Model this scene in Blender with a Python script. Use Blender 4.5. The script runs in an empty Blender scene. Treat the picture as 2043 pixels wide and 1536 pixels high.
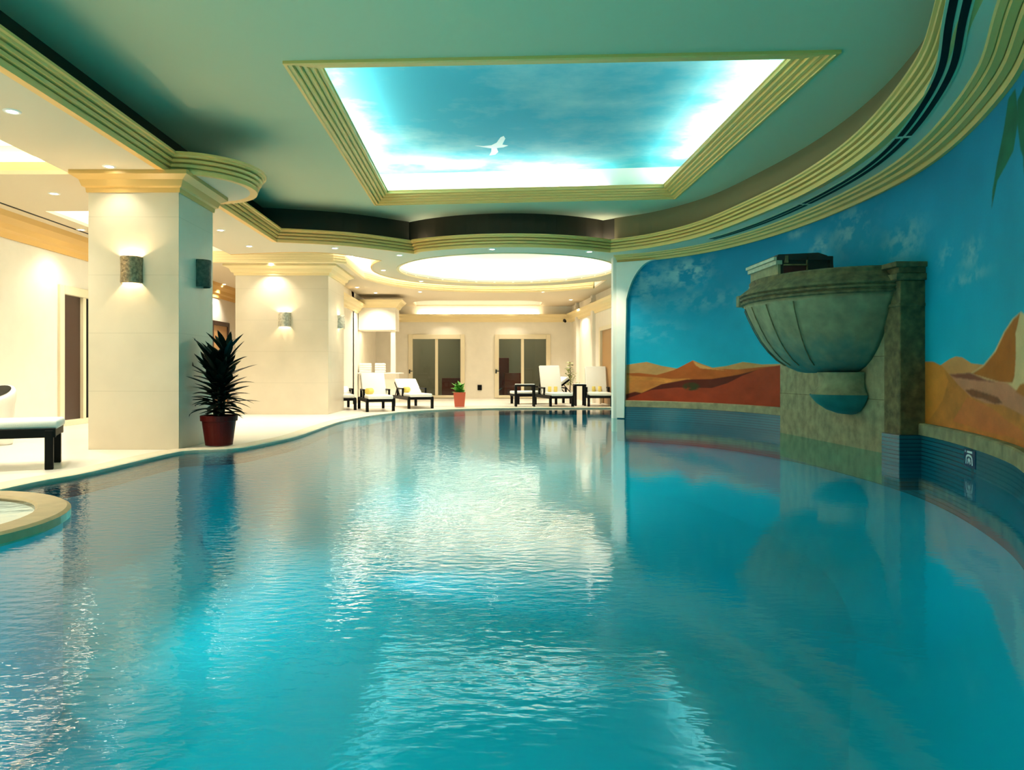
import bpy, bmesh, math, random
import numpy as np
from mathutils import Vector, Matrix
from mathutils.geometry import tessellate_polygon
random.seed(7)
PI = math.pi
SC = bpy.context.scene
COL = SC.collection
# ---------------------------------------------------------------- camera model used to place things from the photograph
F, CX, CY, H = 1470.0, 962.0, 744.0, 0.95
ZS = 3.43      # deck soffit
ZC = 4.15      # ceiling over the pool
ZW = -0.02     # water
def U(px, py, z):
    d = (z - H) * F / (CY - py)
    return ((px - CX) / F * d, d)
def D(px, py, d):
    return Vector(((px - CX) / F * d, d, H + (CY - py) / F * d))
# ---------------------------------------------------------------- helpers
def lin(c):
    return tuple(((v / 255) / 12.92 if v / 255 <= .04045 else ((v / 255 + .055) / 1.055) ** 2.4) for v in c)
def mat(name, rgb, rough=.6, metal=0, noise=0, scale=8, bump=0, spec=.5):
    m = bpy.data.materials.new(name); m.use_nodes = True
    nt = m.node_tree; b = nt.nodes['Principled BSDF']
    b.inputs['Base Color'].default_value = (*rgb, 1)
    b.inputs['Roughness'].default_value = rough
    b.inputs['Metallic'].default_value = metal
    b.inputs['Specular IOR Level'].default_value = spec
    if noise or bump:
        tc = nt.nodes.new('ShaderNodeTexCoord'); n = nt.nodes.new('ShaderNodeTexNoise')
        n.inputs['Scale'].default_value = scale; n.inputs['Detail'].default_value = 6
        nt.links.new(tc.outputs['Object'], n.inputs['Vector'])
        if noise:
            r = nt.nodes.new('ShaderNodeValToRGB')
            r.color_ramp.elements[0].position = .3; r.color_ramp.elements[1].position = .7
            r.color_ramp.elements[0].color = (*[v * (1 - noise) for v in rgb], 1)
            r.color_ramp.elements[1].color = (*[min(1, v * (1 + noise * .6)) for v in rgb], 1)
            nt.links.new(n.outputs['Fac'], r.inputs['Fac']); nt.links.new(r.outputs['Color'], b.inputs['Base Color'])
        if bump:
            bp = nt.nodes.new('ShaderNodeBump'); bp.inputs['Strength'].default_value = bump; bp.inputs['Distance'].default_value = .02
            nt.links.new(n.outputs['Fac'], bp.inputs['Height']); nt.links.new(bp.outputs['Normal'], b.inputs['Normal'])
    return m
def emit(name, rgb, s):
    m = bpy.data.materials.new(name); m.use_nodes = True
    b = m.node_tree.nodes['Principled BSDF']
    b.inputs['Base Color'].default_value = (*rgb, 1)
    b.inputs['Emission Color'].default_value = (*rgb, 1); b.inputs['Emission Strength'].default_value = s
    return m
def obj(name, bm, m, parent=None, smooth=False, recalc=True):
    me = bpy.data.meshes.new(name)
    if recalc: bmesh.ops.recalc_face_normals(bm, faces=bm.faces)
    bm.to_mesh(me); bm.free()
    if smooth:
        for p in me.polygons: p.use_smooth = True
    me.materials.append(m)
    o = bpy.data.objects.new(name, me); COL.objects.link(o)
    if parent: o.parent = parent
    return o
def struct(name, bm, m, **k):
    o = obj(name, bm, m, **k)
    if not k.get('parent'): o['kind'] = 'structure'
    return o
def tag(o, label, cat, group=None):
    o['label'] = label; o['category'] = cat
    if group: o['group'] = group
    return o
def thing(name, label, cat, loc=(0, 0, 0), rz=0, group=None):
    o = bpy.data.objects.new(name, None); COL.objects.link(o)
    o.location = loc; o.rotation_euler = (0, 0, rz); o.empty_display_size = .1
    return tag(o, label, cat, group)
def sempty(name, loc=(0, 0, 0), rz=0):
    o = bpy.data.objects.new(name, None); COL.objects.link(o)
    o.location = loc; o.rotation_euler = (0, 0, rz); o['kind'] = 'structure'
    return o
def copy_tree(o, parent=None):
    c = o.copy(); COL.objects.link(c)
    if parent: c.parent = parent
    for ch in list(o.children): copy_tree(ch, c)
    return c
def box(bm, x0, x1, y0, y1, z0, z1, bev=0, M=None):
    r = bmesh.ops.create_cube(bm, size=1)
    vs = r['verts']
    for v in vs:
        v.co = Vector(((x0 + x1) / 2 + v.co.x * (x1 - x0), (y0 + y1) / 2 + v.co.y * (y1 - y0), (z0 + z1) / 2 + v.co.z * (z1 - z0)))
    if bev:
        es = {e for v in vs for e in v.link_edges}
        r2 = bmesh.ops.bevel(bm, geom=list(es), offset=bev, segments=3, affect='EDGES', profile=.5)
        vs = list({v for f in r2['faces'] for v in f.verts} | {v for v in vs if v.is_valid})
    if M:
        for v in vs: v.co = M @ v.co
    return vs
def B(*a, **k):
    bm = bmesh.new(); box(bm, *a, **k); return bm
def tube(bm, p0, p1, r0, r1=None, n=12, cap=True):
    r1 = r0 if r1 is None else r1
    p0, p1 = Vector(p0), Vector(p1); z = (p1 - p0).normalized()
    a = z.orthogonal().normalized(); b = z.cross(a)
    A = [bm.verts.new(p0 + (a * math.cos(t) + b * math.sin(t)) * r0) for t in [2 * PI * i / n for i in range(n)]]
    C = [bm.verts.new(p1 + (a * math.cos(t) + b * math.sin(t)) * r1) for t in [2 * PI * i / n for i in range(n)]]
    for i in range(n): bm.faces.new((A[i], A[(i + 1) % n], C[(i + 1) % n], C[i]))
    if cap: bm.faces.new(A[::-1]); bm.faces.new(C)
def lathe(bm, prof, n=32, c=(0, 0, 0), a0=0, a1=2 * PI, sx=1, sy=1):
    full = abs(a1 - a0 - 2 * PI) < 1e-6
    k = n if full else n + 1
    rings = []
    for r, z in prof:
        rings.append([bm.verts.new((c[0] + sx * r * math.cos(a0 + (a1 - a0) * i / n), c[1] + sy * r * math.sin(a0 + (a1 - a0) * i / n), c[2] + z)) for i in range(k)])
    for A, C in zip(rings, rings[1:]):
        for i in range(n):
            j = (i + 1) % k
            bm.faces.new((A[i], A[j], C[j], C[i]))
    return rings
def catmull(pts, per=8, closed=False):
    P = [Vector((p[0], p[1])) for p in pts]; n = len(P); out = []
    rng = range(n if closed else n - 1)
    for i in rng:
        if closed: a, b, c, d = P[(i - 1) % n], P[i], P[(i + 1) % n], P[(i + 2) % n]
        else: a, b, c, d = P[max(i - 1, 0)], P[i], P[i + 1], P[min(i + 2, n - 1)]
        for k in range(per):
            t = k / per
            q = .5 * ((2 * b) + (c - a) * t + (2 * a - 5 * b + 4 * c - d) * t * t + (3 * b - a - 3 * c + d) * t ** 3)
            out.append((q.x, q.y))
    if not closed: out.append((P[-1].x, P[-1].y))
    return out
def arc(cx, cy, r, a0, a1, n=24, ry=None):
    ry = r if ry is None else ry
    return [(cx + r * math.cos(math.radians(a0 + (a1 - a0) * i / n)), cy + ry * math.sin(math.radians(a0 + (a1 - a0) * i / n))) for i in range(n + 1)]
def plate(outer, holes, z0, z1, to3=None):
    """slab with holes; to3 maps (a,b,c) to world, default XY plane"""
    to3 = to3 or (lambda a, b, c: Vector((a, b, c)))
    loops = [outer] + list(holes)
    flat = [p for l in loops for p in l]
    tris = tessellate_polygon([[Vector((p[0], p[1], 0)) for p in l] for l in loops])
    bm = bmesh.new()
    lo = [bm.verts.new(to3(p[0], p[1], z0)) for p in flat]; hi = [bm.verts.new(to3(p[0], p[1], z1)) for p in flat]
    for t in tris:
        try:
            bm.faces.new([lo[i] for i in t]); bm.faces.new([hi[i] for i in reversed(t)])
        except ValueError: pass
    k = 0
    for l in loops:
        n = len(l)
        for i in range(n):
            j = (i + 1) % n
            try: bm.faces.new((lo[k + i], lo[k + j], hi[k + j], hi[k + i]))
            except ValueError: pass
        k += n
    return bm
def sheet(outer, z):
    bm = bmesh.new(); vs = [bm.verts.new((p[0], p[1], z)) for p in outer]
    for t in tessellate_polygon([[Vector((p[0], p[1], 0)) for p in outer]]): bm.faces.new([vs[i] for i in t])
    return bm
def offs(path, side=1, closed=False):
    P = [Vector(p) for p in path]; n = len(P); N = []
    for i in range(n):
        if closed: a, b, c = P[i - 1], P[i], P[(i + 1) % n]
        else: a, b, c = P[max(i - 1, 0)], P[i], P[min(i + 1, n - 1)]
        d1 = (b - a); d2 = (c - b)
        if d1.length < 1e-7: d1 = d2
        if d2.length < 1e-7: d2 = d1
        d1 = d1.normalized(); d2 = d2.normalized()
        n1 = Vector((-d1.y, d1.x)) * side; n2 = Vector((-d2.y, d2.x)) * side
        m = (n1 + n2); m = m.normalized() if m.length > 1e-6 else n1
        N.append(m / max(.45, m.dot(n1)))
    return P, N
def sweep(path, prof, side=1, closed=False, to3=None, closeprof=True):
    """profile (u, z): u along the left normal of the path times side"""
    to3 = to3 or (lambda a, b, c: Vector((a, b, c)))
    P, N = offs(path, side, closed); bm = bmesh.new(); R = []
    for p, nn in zip(P, N):
        R.append([bm.verts.new(to3(p.x + nn.x * u, p.y + nn.y * u, z)) for u, z in prof])
    n = len(R); m = len(prof)
    for i in range(n if closed else n - 1):
        A, C = R[i], R[(i + 1) % n]
        for k in range(m if closeprof else m - 1):
            l = (k + 1) % m
            bm.faces.new((A[k], A[l], C[l], C[k]))
    if not closed and closeprof:
        bm.faces.new(R[0]); bm.faces.new(R[-1][::-1])
    return bm
def resample(path, step):
    P = [Vector(p) for p in path]; L = [0]
    for a, b in zip(P, P[1:]): L.append(L[-1] + (b - a).length)
    n = max(2, int(L[-1] / step)); out = []; j = 0
    for i in range(n + 1):
        s = L[-1] * i / n
        while j < len(L) - 2 and L[j + 1] < s: j += 1
        t = (s - L[j]) / max(1e-9, L[j + 1] - L[j]); q = P[j].lerp(P[j + 1], t); out.append((q.x, q.y))
    return out
# ---------------------------------------------------------------- materials
M = {}
M['plaster'] = mat('cream wall plaster', (.83, .77, .66), .8, noise=.04, scale=3)
M['soffit'] = mat('cream soffit paint', (.66, .56, .40), .85)
M['poolceil'] = mat('pool ceiling paint', (.50, .52, .33), .85)
M['shadebrown'] = mat('cove brown with shade painted in', (.035, .026, .012), .8)  # brown taken near black to stand in for deep cove shade
M['shadetan'] = mat('cove tan with shade painted in', (.22, .165, .075), .8)  # lighter tan stands in for the softer shade along the right cove
M['crown'] = mat('orange gold moulding paint', (.66, .40, .12), .45)
M['white'] = mat('white recess paint', (.88, .86, .78), .8)
M['gold'] = mat('ochre moulding paint', (.80, .46, .13), .45)
M['goldlight'] = mat('pale ochre moulding paint', (.80, .64, .34), .5)
M['marble'] = mat('cream marble cladding', (.64, .56, .43), .35, noise=.05, scale=2.5)
M['deck'] = mat('pale polished stone deck', (.84, .79, .70), .28, noise=.04, scale=1.3)
M['coping'] = mat('sandy coping stone', (.74, .64, .48), .45, noise=.1, scale=14)
M['sparim'] = mat('tan spa rim stone', (.42, .33, .18), .5, noise=.12, scale=10)
M['basin'] = mat('turquoise pool lining', (.002, .42, .56), .7)
M['spabasin'] = mat('pale spa lining', (.86, .88, .82), .6)
M['black'] = mat('black lacquered wood', (.004, .004, .004), .5, spec=.12)
M['cushion'] = mat('white terry cushion', (.86, .85, .80), .9, bump=.15, scale=120)
M['yellow'] = mat('yellow towel', (.80, .62, .16), .9, bump=.2, scale=150)
M['terracotta'] = mat('dark red plastic pot', (.10, .004, .003), .45, spec=.2)
M['orange_pot'] = mat('orange red pot', (.42, .07, .03), .45)
M['soil'] = mat('soil', (.03, .02, .012), .95)
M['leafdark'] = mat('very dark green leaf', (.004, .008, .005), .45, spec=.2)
M['leaf'] = mat('bright green leaf', (.10, .36, .04), .5, noise=.3, scale=20)
M['leafpale'] = mat('pale olive leaf', (.32, .36, .14), .5, noise=.3, scale=20)
M['bark'] = mat('brown bark', (.05, .03, .018), .8)
M['doorframe'] = mat('cream door frame', (.78, .68, .48), .45)
M['brown'] = mat('dark brown door panel', (.035, .014, .008), .4)
M['tan'] = mat('tan wooden door', (.42, .24, .10), .45)
M['maroon'] = mat('maroon upholstery', (.16, .03, .02), .6)
M['olive'] = mat('olive grey wall', (.34, .32, .22), .8)
M['metal'] = mat('dark metal', (.03, .03, .03), .4, .8)
M['bronze'] = mat('bronze sconce metal', (.30, .24, .15), .38, .6, noise=.55, scale=28, bump=.9)
M['silver'] = mat('silvery sconce metal', (.55, .52, .42), .4, .5, noise=.4, scale=24, bump=.6)
M['darkbronze'] = mat('dark bronze sconce metal', (.09, .085, .06), .5, .5, noise=.4, scale=24, bump=.7)
M['stone'] = mat('weathered sandstone', (.31, .255, .13), .85, noise=.38, scale=7, bump=.5)
M['stonedark'] = mat('brown weathered stone', (.17, .115, .045), .9, noise=.5, scale=11, bump=.8)
M['stonegreen'] = mat('green stained stone', (.02, .16, .145), .6, noise=.25, scale=6)
M['woodpale'] = mat('pale weathered wood', (.50, .44, .30), .7, noise=.2, scale=12)
M['wooddark'] = mat('dark brown wood', (.035, .018, .010), .6, noise=.3, scale=9)
M['redinside'] = mat('dark red opening', (.06, .008, .006), .8)
M['whiteplastic'] = mat('white plastic', (.82, .81, .77), .4)
M['navytile'] = mat('navy marker tile', (.008, .022, .09), .3)
M['lampglass'] = emit('lit downlight glass', (1, .93, .78), 40)
M['whiteink'] = mat('white marking', (.8, .85, .85), .5)
# dark teal tile band with fine horizontal courses
m = mat('teal mosaic band', (.006, .085, .13), .25); M['band'] = m
nt = m.node_tree; tc = nt.nodes.new('ShaderNodeTexCoord'); sp = nt.nodes.new('ShaderNodeSeparateXYZ'); w = nt.nodes.new('ShaderNodeMath')
w.operation = 'MULTIPLY'; w.inputs[1].default_value = 22; fr = nt.nodes.new('ShaderNodeMath'); fr.operation = 'FRACT'
rp = nt.nodes.new('ShaderNodeValToRGB'); rp.color_ramp.elements[0].position = .12; rp.color_ramp.elements[1].position = .3
rp.color_ramp.elements[0].color = (.002, .03, .06, 1); rp.color_ramp.elements[1].color = (.008, .12, .17, 1)
nt.links.new(tc.outputs['Object'], sp.inputs[0]); nt.links.new(sp.outputs['Z'], w.inputs[0]); nt.links.new(w.outputs[0], fr.inputs[0])
nt.links.new(fr.outputs[0], rp.inputs['Fac']); nt.links.new(rp.outputs['Color'], nt.nodes['Principled BSDF'].inputs['Base Color'])
# marble cladding joints
m = M['marble']; nt = m.node_tree; b = nt.nodes['Principled BSDF']
src = b.inputs['Base Color'].links[0].from_socket
tc = nt.nodes.new('ShaderNodeTexCoord'); sp = nt.nodes.new('ShaderNodeSeparateXYZ'); a1 = nt.nodes.new('ShaderNodeMath'); a1.operation = 'MULTIPLY'; a1.inputs[1].default_value = 1 / .72
f1 = nt.nodes.new('ShaderNodeMath'); f1.operation = 'FRACT'; c1 = nt.nodes.new('ShaderNodeMath'); c1.operation = 'LESS_THAN'; c1.inputs[1].default_value = .012
mx = nt.nodes.new('ShaderNodeMix'); mx.data_type = 'RGBA'; mx.inputs[7].default_value = (.55, .48, .36, 1)
nt.links.new(tc.outputs['Object'], sp.inputs[0]); nt.links.new(sp.outputs['Z'], a1.inputs[0]); nt.links.new(a1.outputs[0], f1.inputs[0]); nt.links.new(f1.outputs[0], c1.inputs[0])
nt.links.new(c1.outputs[0], mx.inputs[0]); nt.links.new(src, mx.inputs[6]); nt.links.new(mx.outputs[2], b.inputs['Base Color'])
def water_mat(name, tint, bumps, rough, calm=False):
    m = bpy.data.materials.new(name); m.use_nodes = True; nt = m.node_tree; nt.nodes.clear()
    out = nt.nodes.new('ShaderNodeOutputMaterial'); mx = nt.nodes.new('ShaderNodeMixShader'); tr = nt.nodes.new('ShaderNodeBsdfTransparent')
    gl = nt.nodes.new('ShaderNodeBsdfGlossy'); fr = nt.nodes.new('ShaderNodeLayerWeight'); tc = nt.nodes.new('ShaderNodeTexCoord')
    tr.inputs[0].default_value = (*tint, 1); gl.inputs['Roughness'].default_value = rough; fr.inputs['Blend'].default_value = .5
    prev = None
    for sc, st, asp in bumps:
        mp = nt.nodes.new('ShaderNodeMapping'); mp.inputs['Scale'].default_value = (sc, sc * asp, sc)
        n = nt.nodes.new('ShaderNodeTexNoise'); n.inputs['Scale'].default_value = 1; n.inputs['Detail'].default_value = 2
        bp = nt.nodes.new('ShaderNodeBump'); bp.inputs['Strength'].default_value = st; bp.inputs['Distance'].default_value = .05
        nt.links.new(tc.outputs['Object'], mp.inputs[0]); nt.links.new(mp.outputs[0], n.inputs['Vector']); nt.links.new(n.outputs['Fac'], bp.inputs['Height'])
        if calm and prev:   # the spa jets stir the left half, the right half lies still
            sx = nt.nodes.new('ShaderNodeSeparateXYZ'); mr = nt.nodes.new('ShaderNodeMapRange'); mr.interpolation_type = 'SMOOTHSTEP'
            mr.inputs['From Min'].default_value = 1.6; mr.inputs['From Max'].default_value = -1.6; mr.inputs['To Min'].default_value = .012; mr.inputs['To Max'].default_value = st
            nt.links.new(tc.outputs['Object'], sx.inputs[0]); nt.links.new(sx.outputs['X'], mr.inputs['Value']); nt.links.new(mr.outputs[0], bp.inputs['Strength'])
        if prev: nt.links.new(prev.outputs[0], bp.inputs['Normal'])
        prev = bp
    nt.links.new(prev.outputs[0], gl.inputs['Normal']); nt.links.new(prev.outputs[0], fr.inputs['Normal'])
    pw = nt.nodes.new('ShaderNodeMath'); pw.operation = 'POWER'; pw.inputs[1].default_value = 4.6
    ma = nt.nodes.new('ShaderNodeMath'); ma.operation = 'MULTIPLY_ADD'; ma.inputs[1].default_value = .97; ma.inputs[2].default_value = .018
    nt.links.new(fr.outputs['Facing'], pw.inputs[0]); nt.links.new(pw.outputs[0], ma.inputs[0]); nt.links.new(ma.outputs[0], mx.inputs[0]); nt.links.new(tr.outputs[0], mx.inputs[1]); nt.links.new(gl.outputs[0], mx.inputs[2]); nt.links.new(mx.outputs[0], out.inputs[0])
    return m
M['water'] = water_mat('pool water', (.10, .90, .92), [(1.2, .03, 1.6), (12, .08, 1.8)], .055, True)
M['spawater'] = water_mat('spa water', (.93, .98, .97), [(6, .05, 1)], .05)
M['glass'] = water_mat('door glass', (.85, .88, .84), [(.3, .0, 1)], .01)

def area_sign(path): return 1 if sum(a[0] * b[1] - b[0] * a[1] for a, b in zip(path, path[1:] + path[:1])) > 0 else -1
# ---------------------------------------------------------------- plan curves
SOF = [(-3.87, -4), (-3.87, 9.12)]
BULGE = arc(-3.87, 9.95, .80, -90, 90, 20, .83)
SOF += BULGE[1:-1] + [(-3.87, 10.78), (-3.88, 13.9)]
SOF += catmull([(-3.88, 13.9), (-2.60, 14.33), (-1.41, 15.25)], 8)[1:]
DC = (.60, 17.85)
a0 = math.degrees(math.atan2(15.25 - DC[1], -1.41 - DC[0])); a1 = math.degrees(math.atan2(15.10 - DC[1], 2.63 - DC[0]))
R1 = 3.40
SOF += arc(DC[0], DC[1], R1, a0 % 360, a1 % 360, 24)[1:-1]
RIGHT = catmull([(2.63, 15.10), (3.35, 14.45), (3.95, 13.3), (4.27, 11.7), (4.44, 10.0), (4.33, 8.25), (3.88, 6.4), (3.34, 5.17), (3.05, 4.5), (2.73, 3.86), (2.27, 2.93), (1.9, 1.6), (1.8, 0), (1.8, -4)], 8)
SOF += RIGHT
WALL = catmull([(2.90, 15.75), (3.72, 15.25), (4.38, 14.45), (4.82, 13.45), (5.08, 12.35), (5.21, 11.2), (5.24, 10), (5.17, 8.9), (4.98, 7.9), (4.66, 6.85), (4.24, 5.8), (3.72, 4.85), (3.2, 3.85), (2.62, 2.6), (2.35, 1.4), (2.3, 0), (2.3, -4)], 10)
LEFT = catmull([(-3.95, -4), (-3.9, 2), (-3.88, 5.9), (-3.72, 6.95), (-3.64, 8.6), (-3.50, 8.95), (-3.05, 9.2), (-2.85, 10.1), (-2.74, 11.0), (-2.76, 13.0), (-2.72, 14.6), (-2.35, 16.7), (-1.45, 18.6), (.5, 19.75), (2.2, 20.0), (3.84, 20.05)], 8)
POOL = LEFT + [(4.1, 15.9)] + WALL
YB = 27.4     # far wall
XL = -7.5     # left wall
XR = 3.4      # right wall of the far lounge

# ---------------------------------------------------------------- floor, pool, water
OUT = [(-9.5, -4.2), (7, -4.2), (7, 31), (-9.5, 31)]
struct('floor', plate(OUT, [POOL], -.16, 0), M['deck'])
struct('floor_pool', plate(POOL, [], -1.45, -1.35), M['basin'])
PS = area_sign(POOL)
wp = struct('wall_pool', sweep(resample(POOL + POOL[:1], .12)[:-1], [(1.15 * (1 - math.cos(math.radians(a))), -.40 - .95 * math.sin(math.radians(a))) for a in (90, 75, 60, 45, 30, 15, 0)] + [(0, -.10)], PS, True, closeprof=False), M['basin'], smooth=True)
struct('water', sheet(POOL, ZW), M['water'])
struct('trim_1', sweep(LEFT, [(.0, -.10), (.0, .012), (.02, .02), (.24, .02), (.24, -.10)], 1), M['coping'])
# waterline tile under coping
struct('trim_2', sweep(LEFT, [(-.012, -.18), (-.012, -.03), (.01, -.03), (.01, -.18)], 1), M['band'])
# spa peninsula
SPX, SPY = -3.9, 4.5
bm = bmesh.new(); lathe(bm, [(1.0, -.6), (1.0, .03), (1.02, .045), (1.19, .045), (1.215, .03), (1.215, -.02), (1.16, -.05)], 64, (SPX, SPY, 0))
struct('trim_3', bm, M['sparim'], smooth=False)
bm = bmesh.new(); lathe(bm, [(1.165, -.045), (1.165, -1.36)], 64, (SPX, SPY, 0)); struct('wall_spa', bm, M['basin'])
bm = bmesh.new(); lathe(bm, [(.01, .006), (1.0, .006)], 48, (SPX, SPY, 0)); struct('floor_spa', bm, M['spabasin'])
bm = bmesh.new(); lathe(bm, [(.005, 0), (1.0, 0)], 48, (SPX, SPY, .032)); struct('water_spa', bm, M['spawater'])
# drain line at the far terrace
bm = bmesh.new(); box(bm, -3.9, 3.38, 21.05, 21.09, -.002, .004); struct('trim_4', bm, M['metal'])

# ---------------------------------------------------------------- ceilings
CRES = [(-6.7, 11.3), (-5.27, 11.3), (-5.27, 15.44)] + catmull([(-5.27, 15.44), (-3.95, 15.14), (-3.05, 15.32), (-2.24, 16.25)], 6)[1:]
aS = math.degrees(math.atan2(16.25 - DC[1], -2.24 - DC[0])) % 360; R2 = math.hypot(-2.24 - DC[0], 16.25 - DC[1])
aE = math.degrees(math.asin((19.65 - DC[1]) / R2))
CRES += arc(DC[0], DC[1], R2, aS, aE, 40)[1:]
CRES += [(3.28, 21.55)] + catmull([(3.28, 21.55), (2.2, 22.35), (.6, 22.7), (-1.2, 22.3), (-2.5, 21.1), (-3.15, 19.4)], 6)[1:] + [(-3.15, 16.75), (-3.35, 16.55), (-6.7, 16.55)]
DOME = arc(DC[0], DC[1], 2.63, 0, 360, 64)[:-1]
FARR = [(-2.45, 27.35)] + arc(-1.5, 26.1, .95, 180, 270, 10, .85) + arc(1.2, 26.1, .95, -90, 0, 10, .85) + [(2.15, 27.35)]
NEARR = [(-7.0, 3.0), (-5.13, 3.0), (-5.13, 9.2), (-7.0, 9.2)]
SOFHOLE = SOF
struct('ceiling_deck', plate([(-9.5, -4.1), (7, -4.1), (7, 31), (-9.5, 31)], [SOFHOLE, CRES, DOME, FARR, NEARR], ZS, ZS + .05), M['soffit'])
NEL, NER, FAL, FAR_ = [Vector(U(px, py, ZC)) for px, py in ((566, 122), (1676, 100), (748, 407), (1348, 394))]
quad = [NEL, NER, FAR_, FAL]
TW = .29
PI_, PN = offs([tuple(q) for q in quad], 1, True)
inner = [(p.x + n.x * TW, p.y + n.y * TW) for p, n in zip(PI_, PN)]
struct('ceiling_pool', plate([(-4.6, -4), (5.9, -4), (5.9, 15.0), (3.3, 16), (-4.6, 16)], [[tuple(q) for q in quad]], ZC, ZC + .05), M['poolceil'])
# back walls of the unlit cove, its shade put into their colours
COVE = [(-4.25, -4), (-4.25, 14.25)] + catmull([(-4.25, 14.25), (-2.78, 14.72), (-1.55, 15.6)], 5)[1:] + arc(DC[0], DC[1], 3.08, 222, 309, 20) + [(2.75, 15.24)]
PR_, NR_ = offs(RIGHT, 1)
struct('wall_cove_right', sweep([(p.x + n.x * .16, p.y + n.y * .16) for p, n in zip(PR_, NR_)], [(0, ZS + .05), (0, ZC), (.04, ZC), (.04, ZS + .05)], 1), M['shadetan'])
struct('wall_cove', sweep(COVE, [(0, ZS + .05), (0, ZC), (-.04, ZC), (-.04, ZS + .05)], -1), M['shadebrown'])
# moulding along the soffit edge
MP = [(-.10, ZS), (.0, ZS - .012), (.01, ZS + .03), (.01, ZS + .045), (-.02, ZS + .05), (-.02, ZS + .062), (.03, ZS + .066), (.035, ZS + .10), (-.005, ZS + .106), (-.005, ZS + .118), (.06, ZS + .122), (.062, ZS + .155), (.02, ZS + .16), (.02, ZS + .172), (.09, ZS + .176), (.095, ZS + .20), (.12, ZS + .208), (.12, ZS + .235), (-.10, ZS + .235)]
def split(path, idx): return [path[a:b + 1] for a, b in zip(idx, idx[1:])]
struct('trim_5', sweep(SOF, MP, -1), M['gold'])
# ceiling coffer frame: stepped moulding on four sides
def coffer(i, rise):
    a, b = quad[i], quad[(i + 1) % 4]; na, nb = PN[i], PN[(i + 1) % 4]
    st = 5; prof = [(-.01, ZC + .03), (-.01, ZC - .03), (.025, ZC - .035)]
    for k in range(st):
        u = .03 + (TW - .03) * k / st; u2 = .03 + (TW - .03) * (k + 1) / st; z = ZC - .02 + rise * k / (st - 1)
        prof += [(u, z), (u2 - .016, z + .004), (u2 - .014, z + .045), (u2 - .003, z + .045)]
    prof += [(TW, ZC + .06 + max(0, rise - .02)), (.0, ZC + .06 + max(0, rise - .02))]
    bm = bmesh.new(); A = [bm.verts.new((a.x + na.x * u, a.y + na.y * u, z)) for u, z in prof]; C = [bm.verts.new((b.x + nb.x * u, b.y + nb.y * u, z)) for u, z in prof]
    m_ = len(prof)
    for k in range(m_): bm.faces.new((A[k], A[(k + 1) % m_], C[(k + 1) % m_], C[k]))
    bm.faces.new(A[::-1]); bm.faces.new(C)
    return bm
for i, r in enumerate([.05, .14, .14, .14]): struct('trim_%d' % (6 + i), coffer(i, r), M['gold'])
# recess over the coffer and the painted sky
outer = [(p.x - n.x * .22, p.y - n.y * .22) for p, n in zip(PI_, PN)]
ZSKY = ZC + .62
struct('wall_coffer', sweep(outer, [(0, ZC + .04), (0, ZSKY), (-.04, ZSKY), (-.04, ZC + .04)], 1, True), M['white'])
# sky painting material: blue with scumbled clouds
m = mat('painted sky', (.05, .35, .45), .8); M['sky'] = m; nt = m.node_tree; b = nt.nodes['Principled BSDF']
tc = nt.nodes.new('ShaderNodeTexCoord'); mp = nt.nodes.new('ShaderNodeMapping'); mp.inputs['Scale'].default_value = (.42, .55, 1)
mp.inputs['Location'].default_value = (1.3, 2.2, 0)
n = nt.nodes.new('ShaderNodeTexNoise'); n.inputs['Scale'].default_value = 1.6; n.inputs['Detail'].default_value = 9; n.inputs['Roughness'].default_value = .62
rp = nt.nodes.new('ShaderNodeValToRGB'); e = rp.color_ramp.elements
e[0].position = .42; e[0].color = (.03, .40, .54, 1); e[1].position = .72; e[1].color = (.30, .60, .64, 1)
nt.links.new(tc.outputs['Object'], mp.inputs[0]); nt.links.new(mp.outputs[0], n.inputs['Vector']); nt.links.new(n.outputs['Fac'], rp.inputs['Fac']); nt.links.new(rp.outputs['Color'], b.inputs['Base Color'])
sky = struct('ceiling_sky', plate(outer, [], ZSKY, ZSKY + .04), M['sky'])
# painted white bird on the sky ceiling
bm = bmesh.new(); bc = U(983, 292, ZSKY)
def blob(pts, z=ZSKY - .004):
    vs = [bm.verts.new((bc[0] + x, bc[1] + y, z)) for x, y in pts]; lo = [bm.verts.new((v.co.x, v.co.y, z + .004)) for v in vs]
    bm.faces.new(vs); k = len(vs)
    for i in range(k): bm.faces.new((vs[i], vs[(i + 1) % k], lo[(i + 1) % k], lo[i]))
blob([(-.30, -.05), (-.16, -.02), (-.02, -.07), (.06, -.2), (.12, -.48), (.17, -.55), (.2, -.42), (.17, -.2), (.16, -.1), (.26, -.06), (.18, .04), (.07, .08), (.1, .3), (.05, .45), (-.05, .5), (-.02, .3), (-.02, .1), (-.12, .05)])
b_ = obj('painted_bird', bm, M['whiteink']); b_['kind'] = 'thing'; tag(b_, 'white bird painted on the sky panel over the pool', 'bird painting')
# dome recess
bm = bmesh.new(); lathe(bm, [(2.63, ZS), (2.63, ZS + .10), (2.70, ZS + .11), (2.98, ZS + .11), (2.98, ZS + .50)], 96, (DC[0], DC[1], 0))
struct('wall_dome', bm, M['white'])
bm = bmesh.new(); lathe(bm, [(.01, .66), (1.2, .62), (2.2, .52), (2.7, .42), (2.98, .38)], 64, (DC[0], DC[1], ZS)); struct('ceiling_dome', bm, M['white'], smooth=True)
bm = bmesh.new(); lathe(bm, [(2.60, ZS - .012), (2.60, ZS + .02), (2.66, ZS + .02), (2.66, ZS - .012), (2.60, ZS - .012)], 96, (DC[0], DC[1], 0)); struct('trim_10', bm, M['goldlight'])
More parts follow.
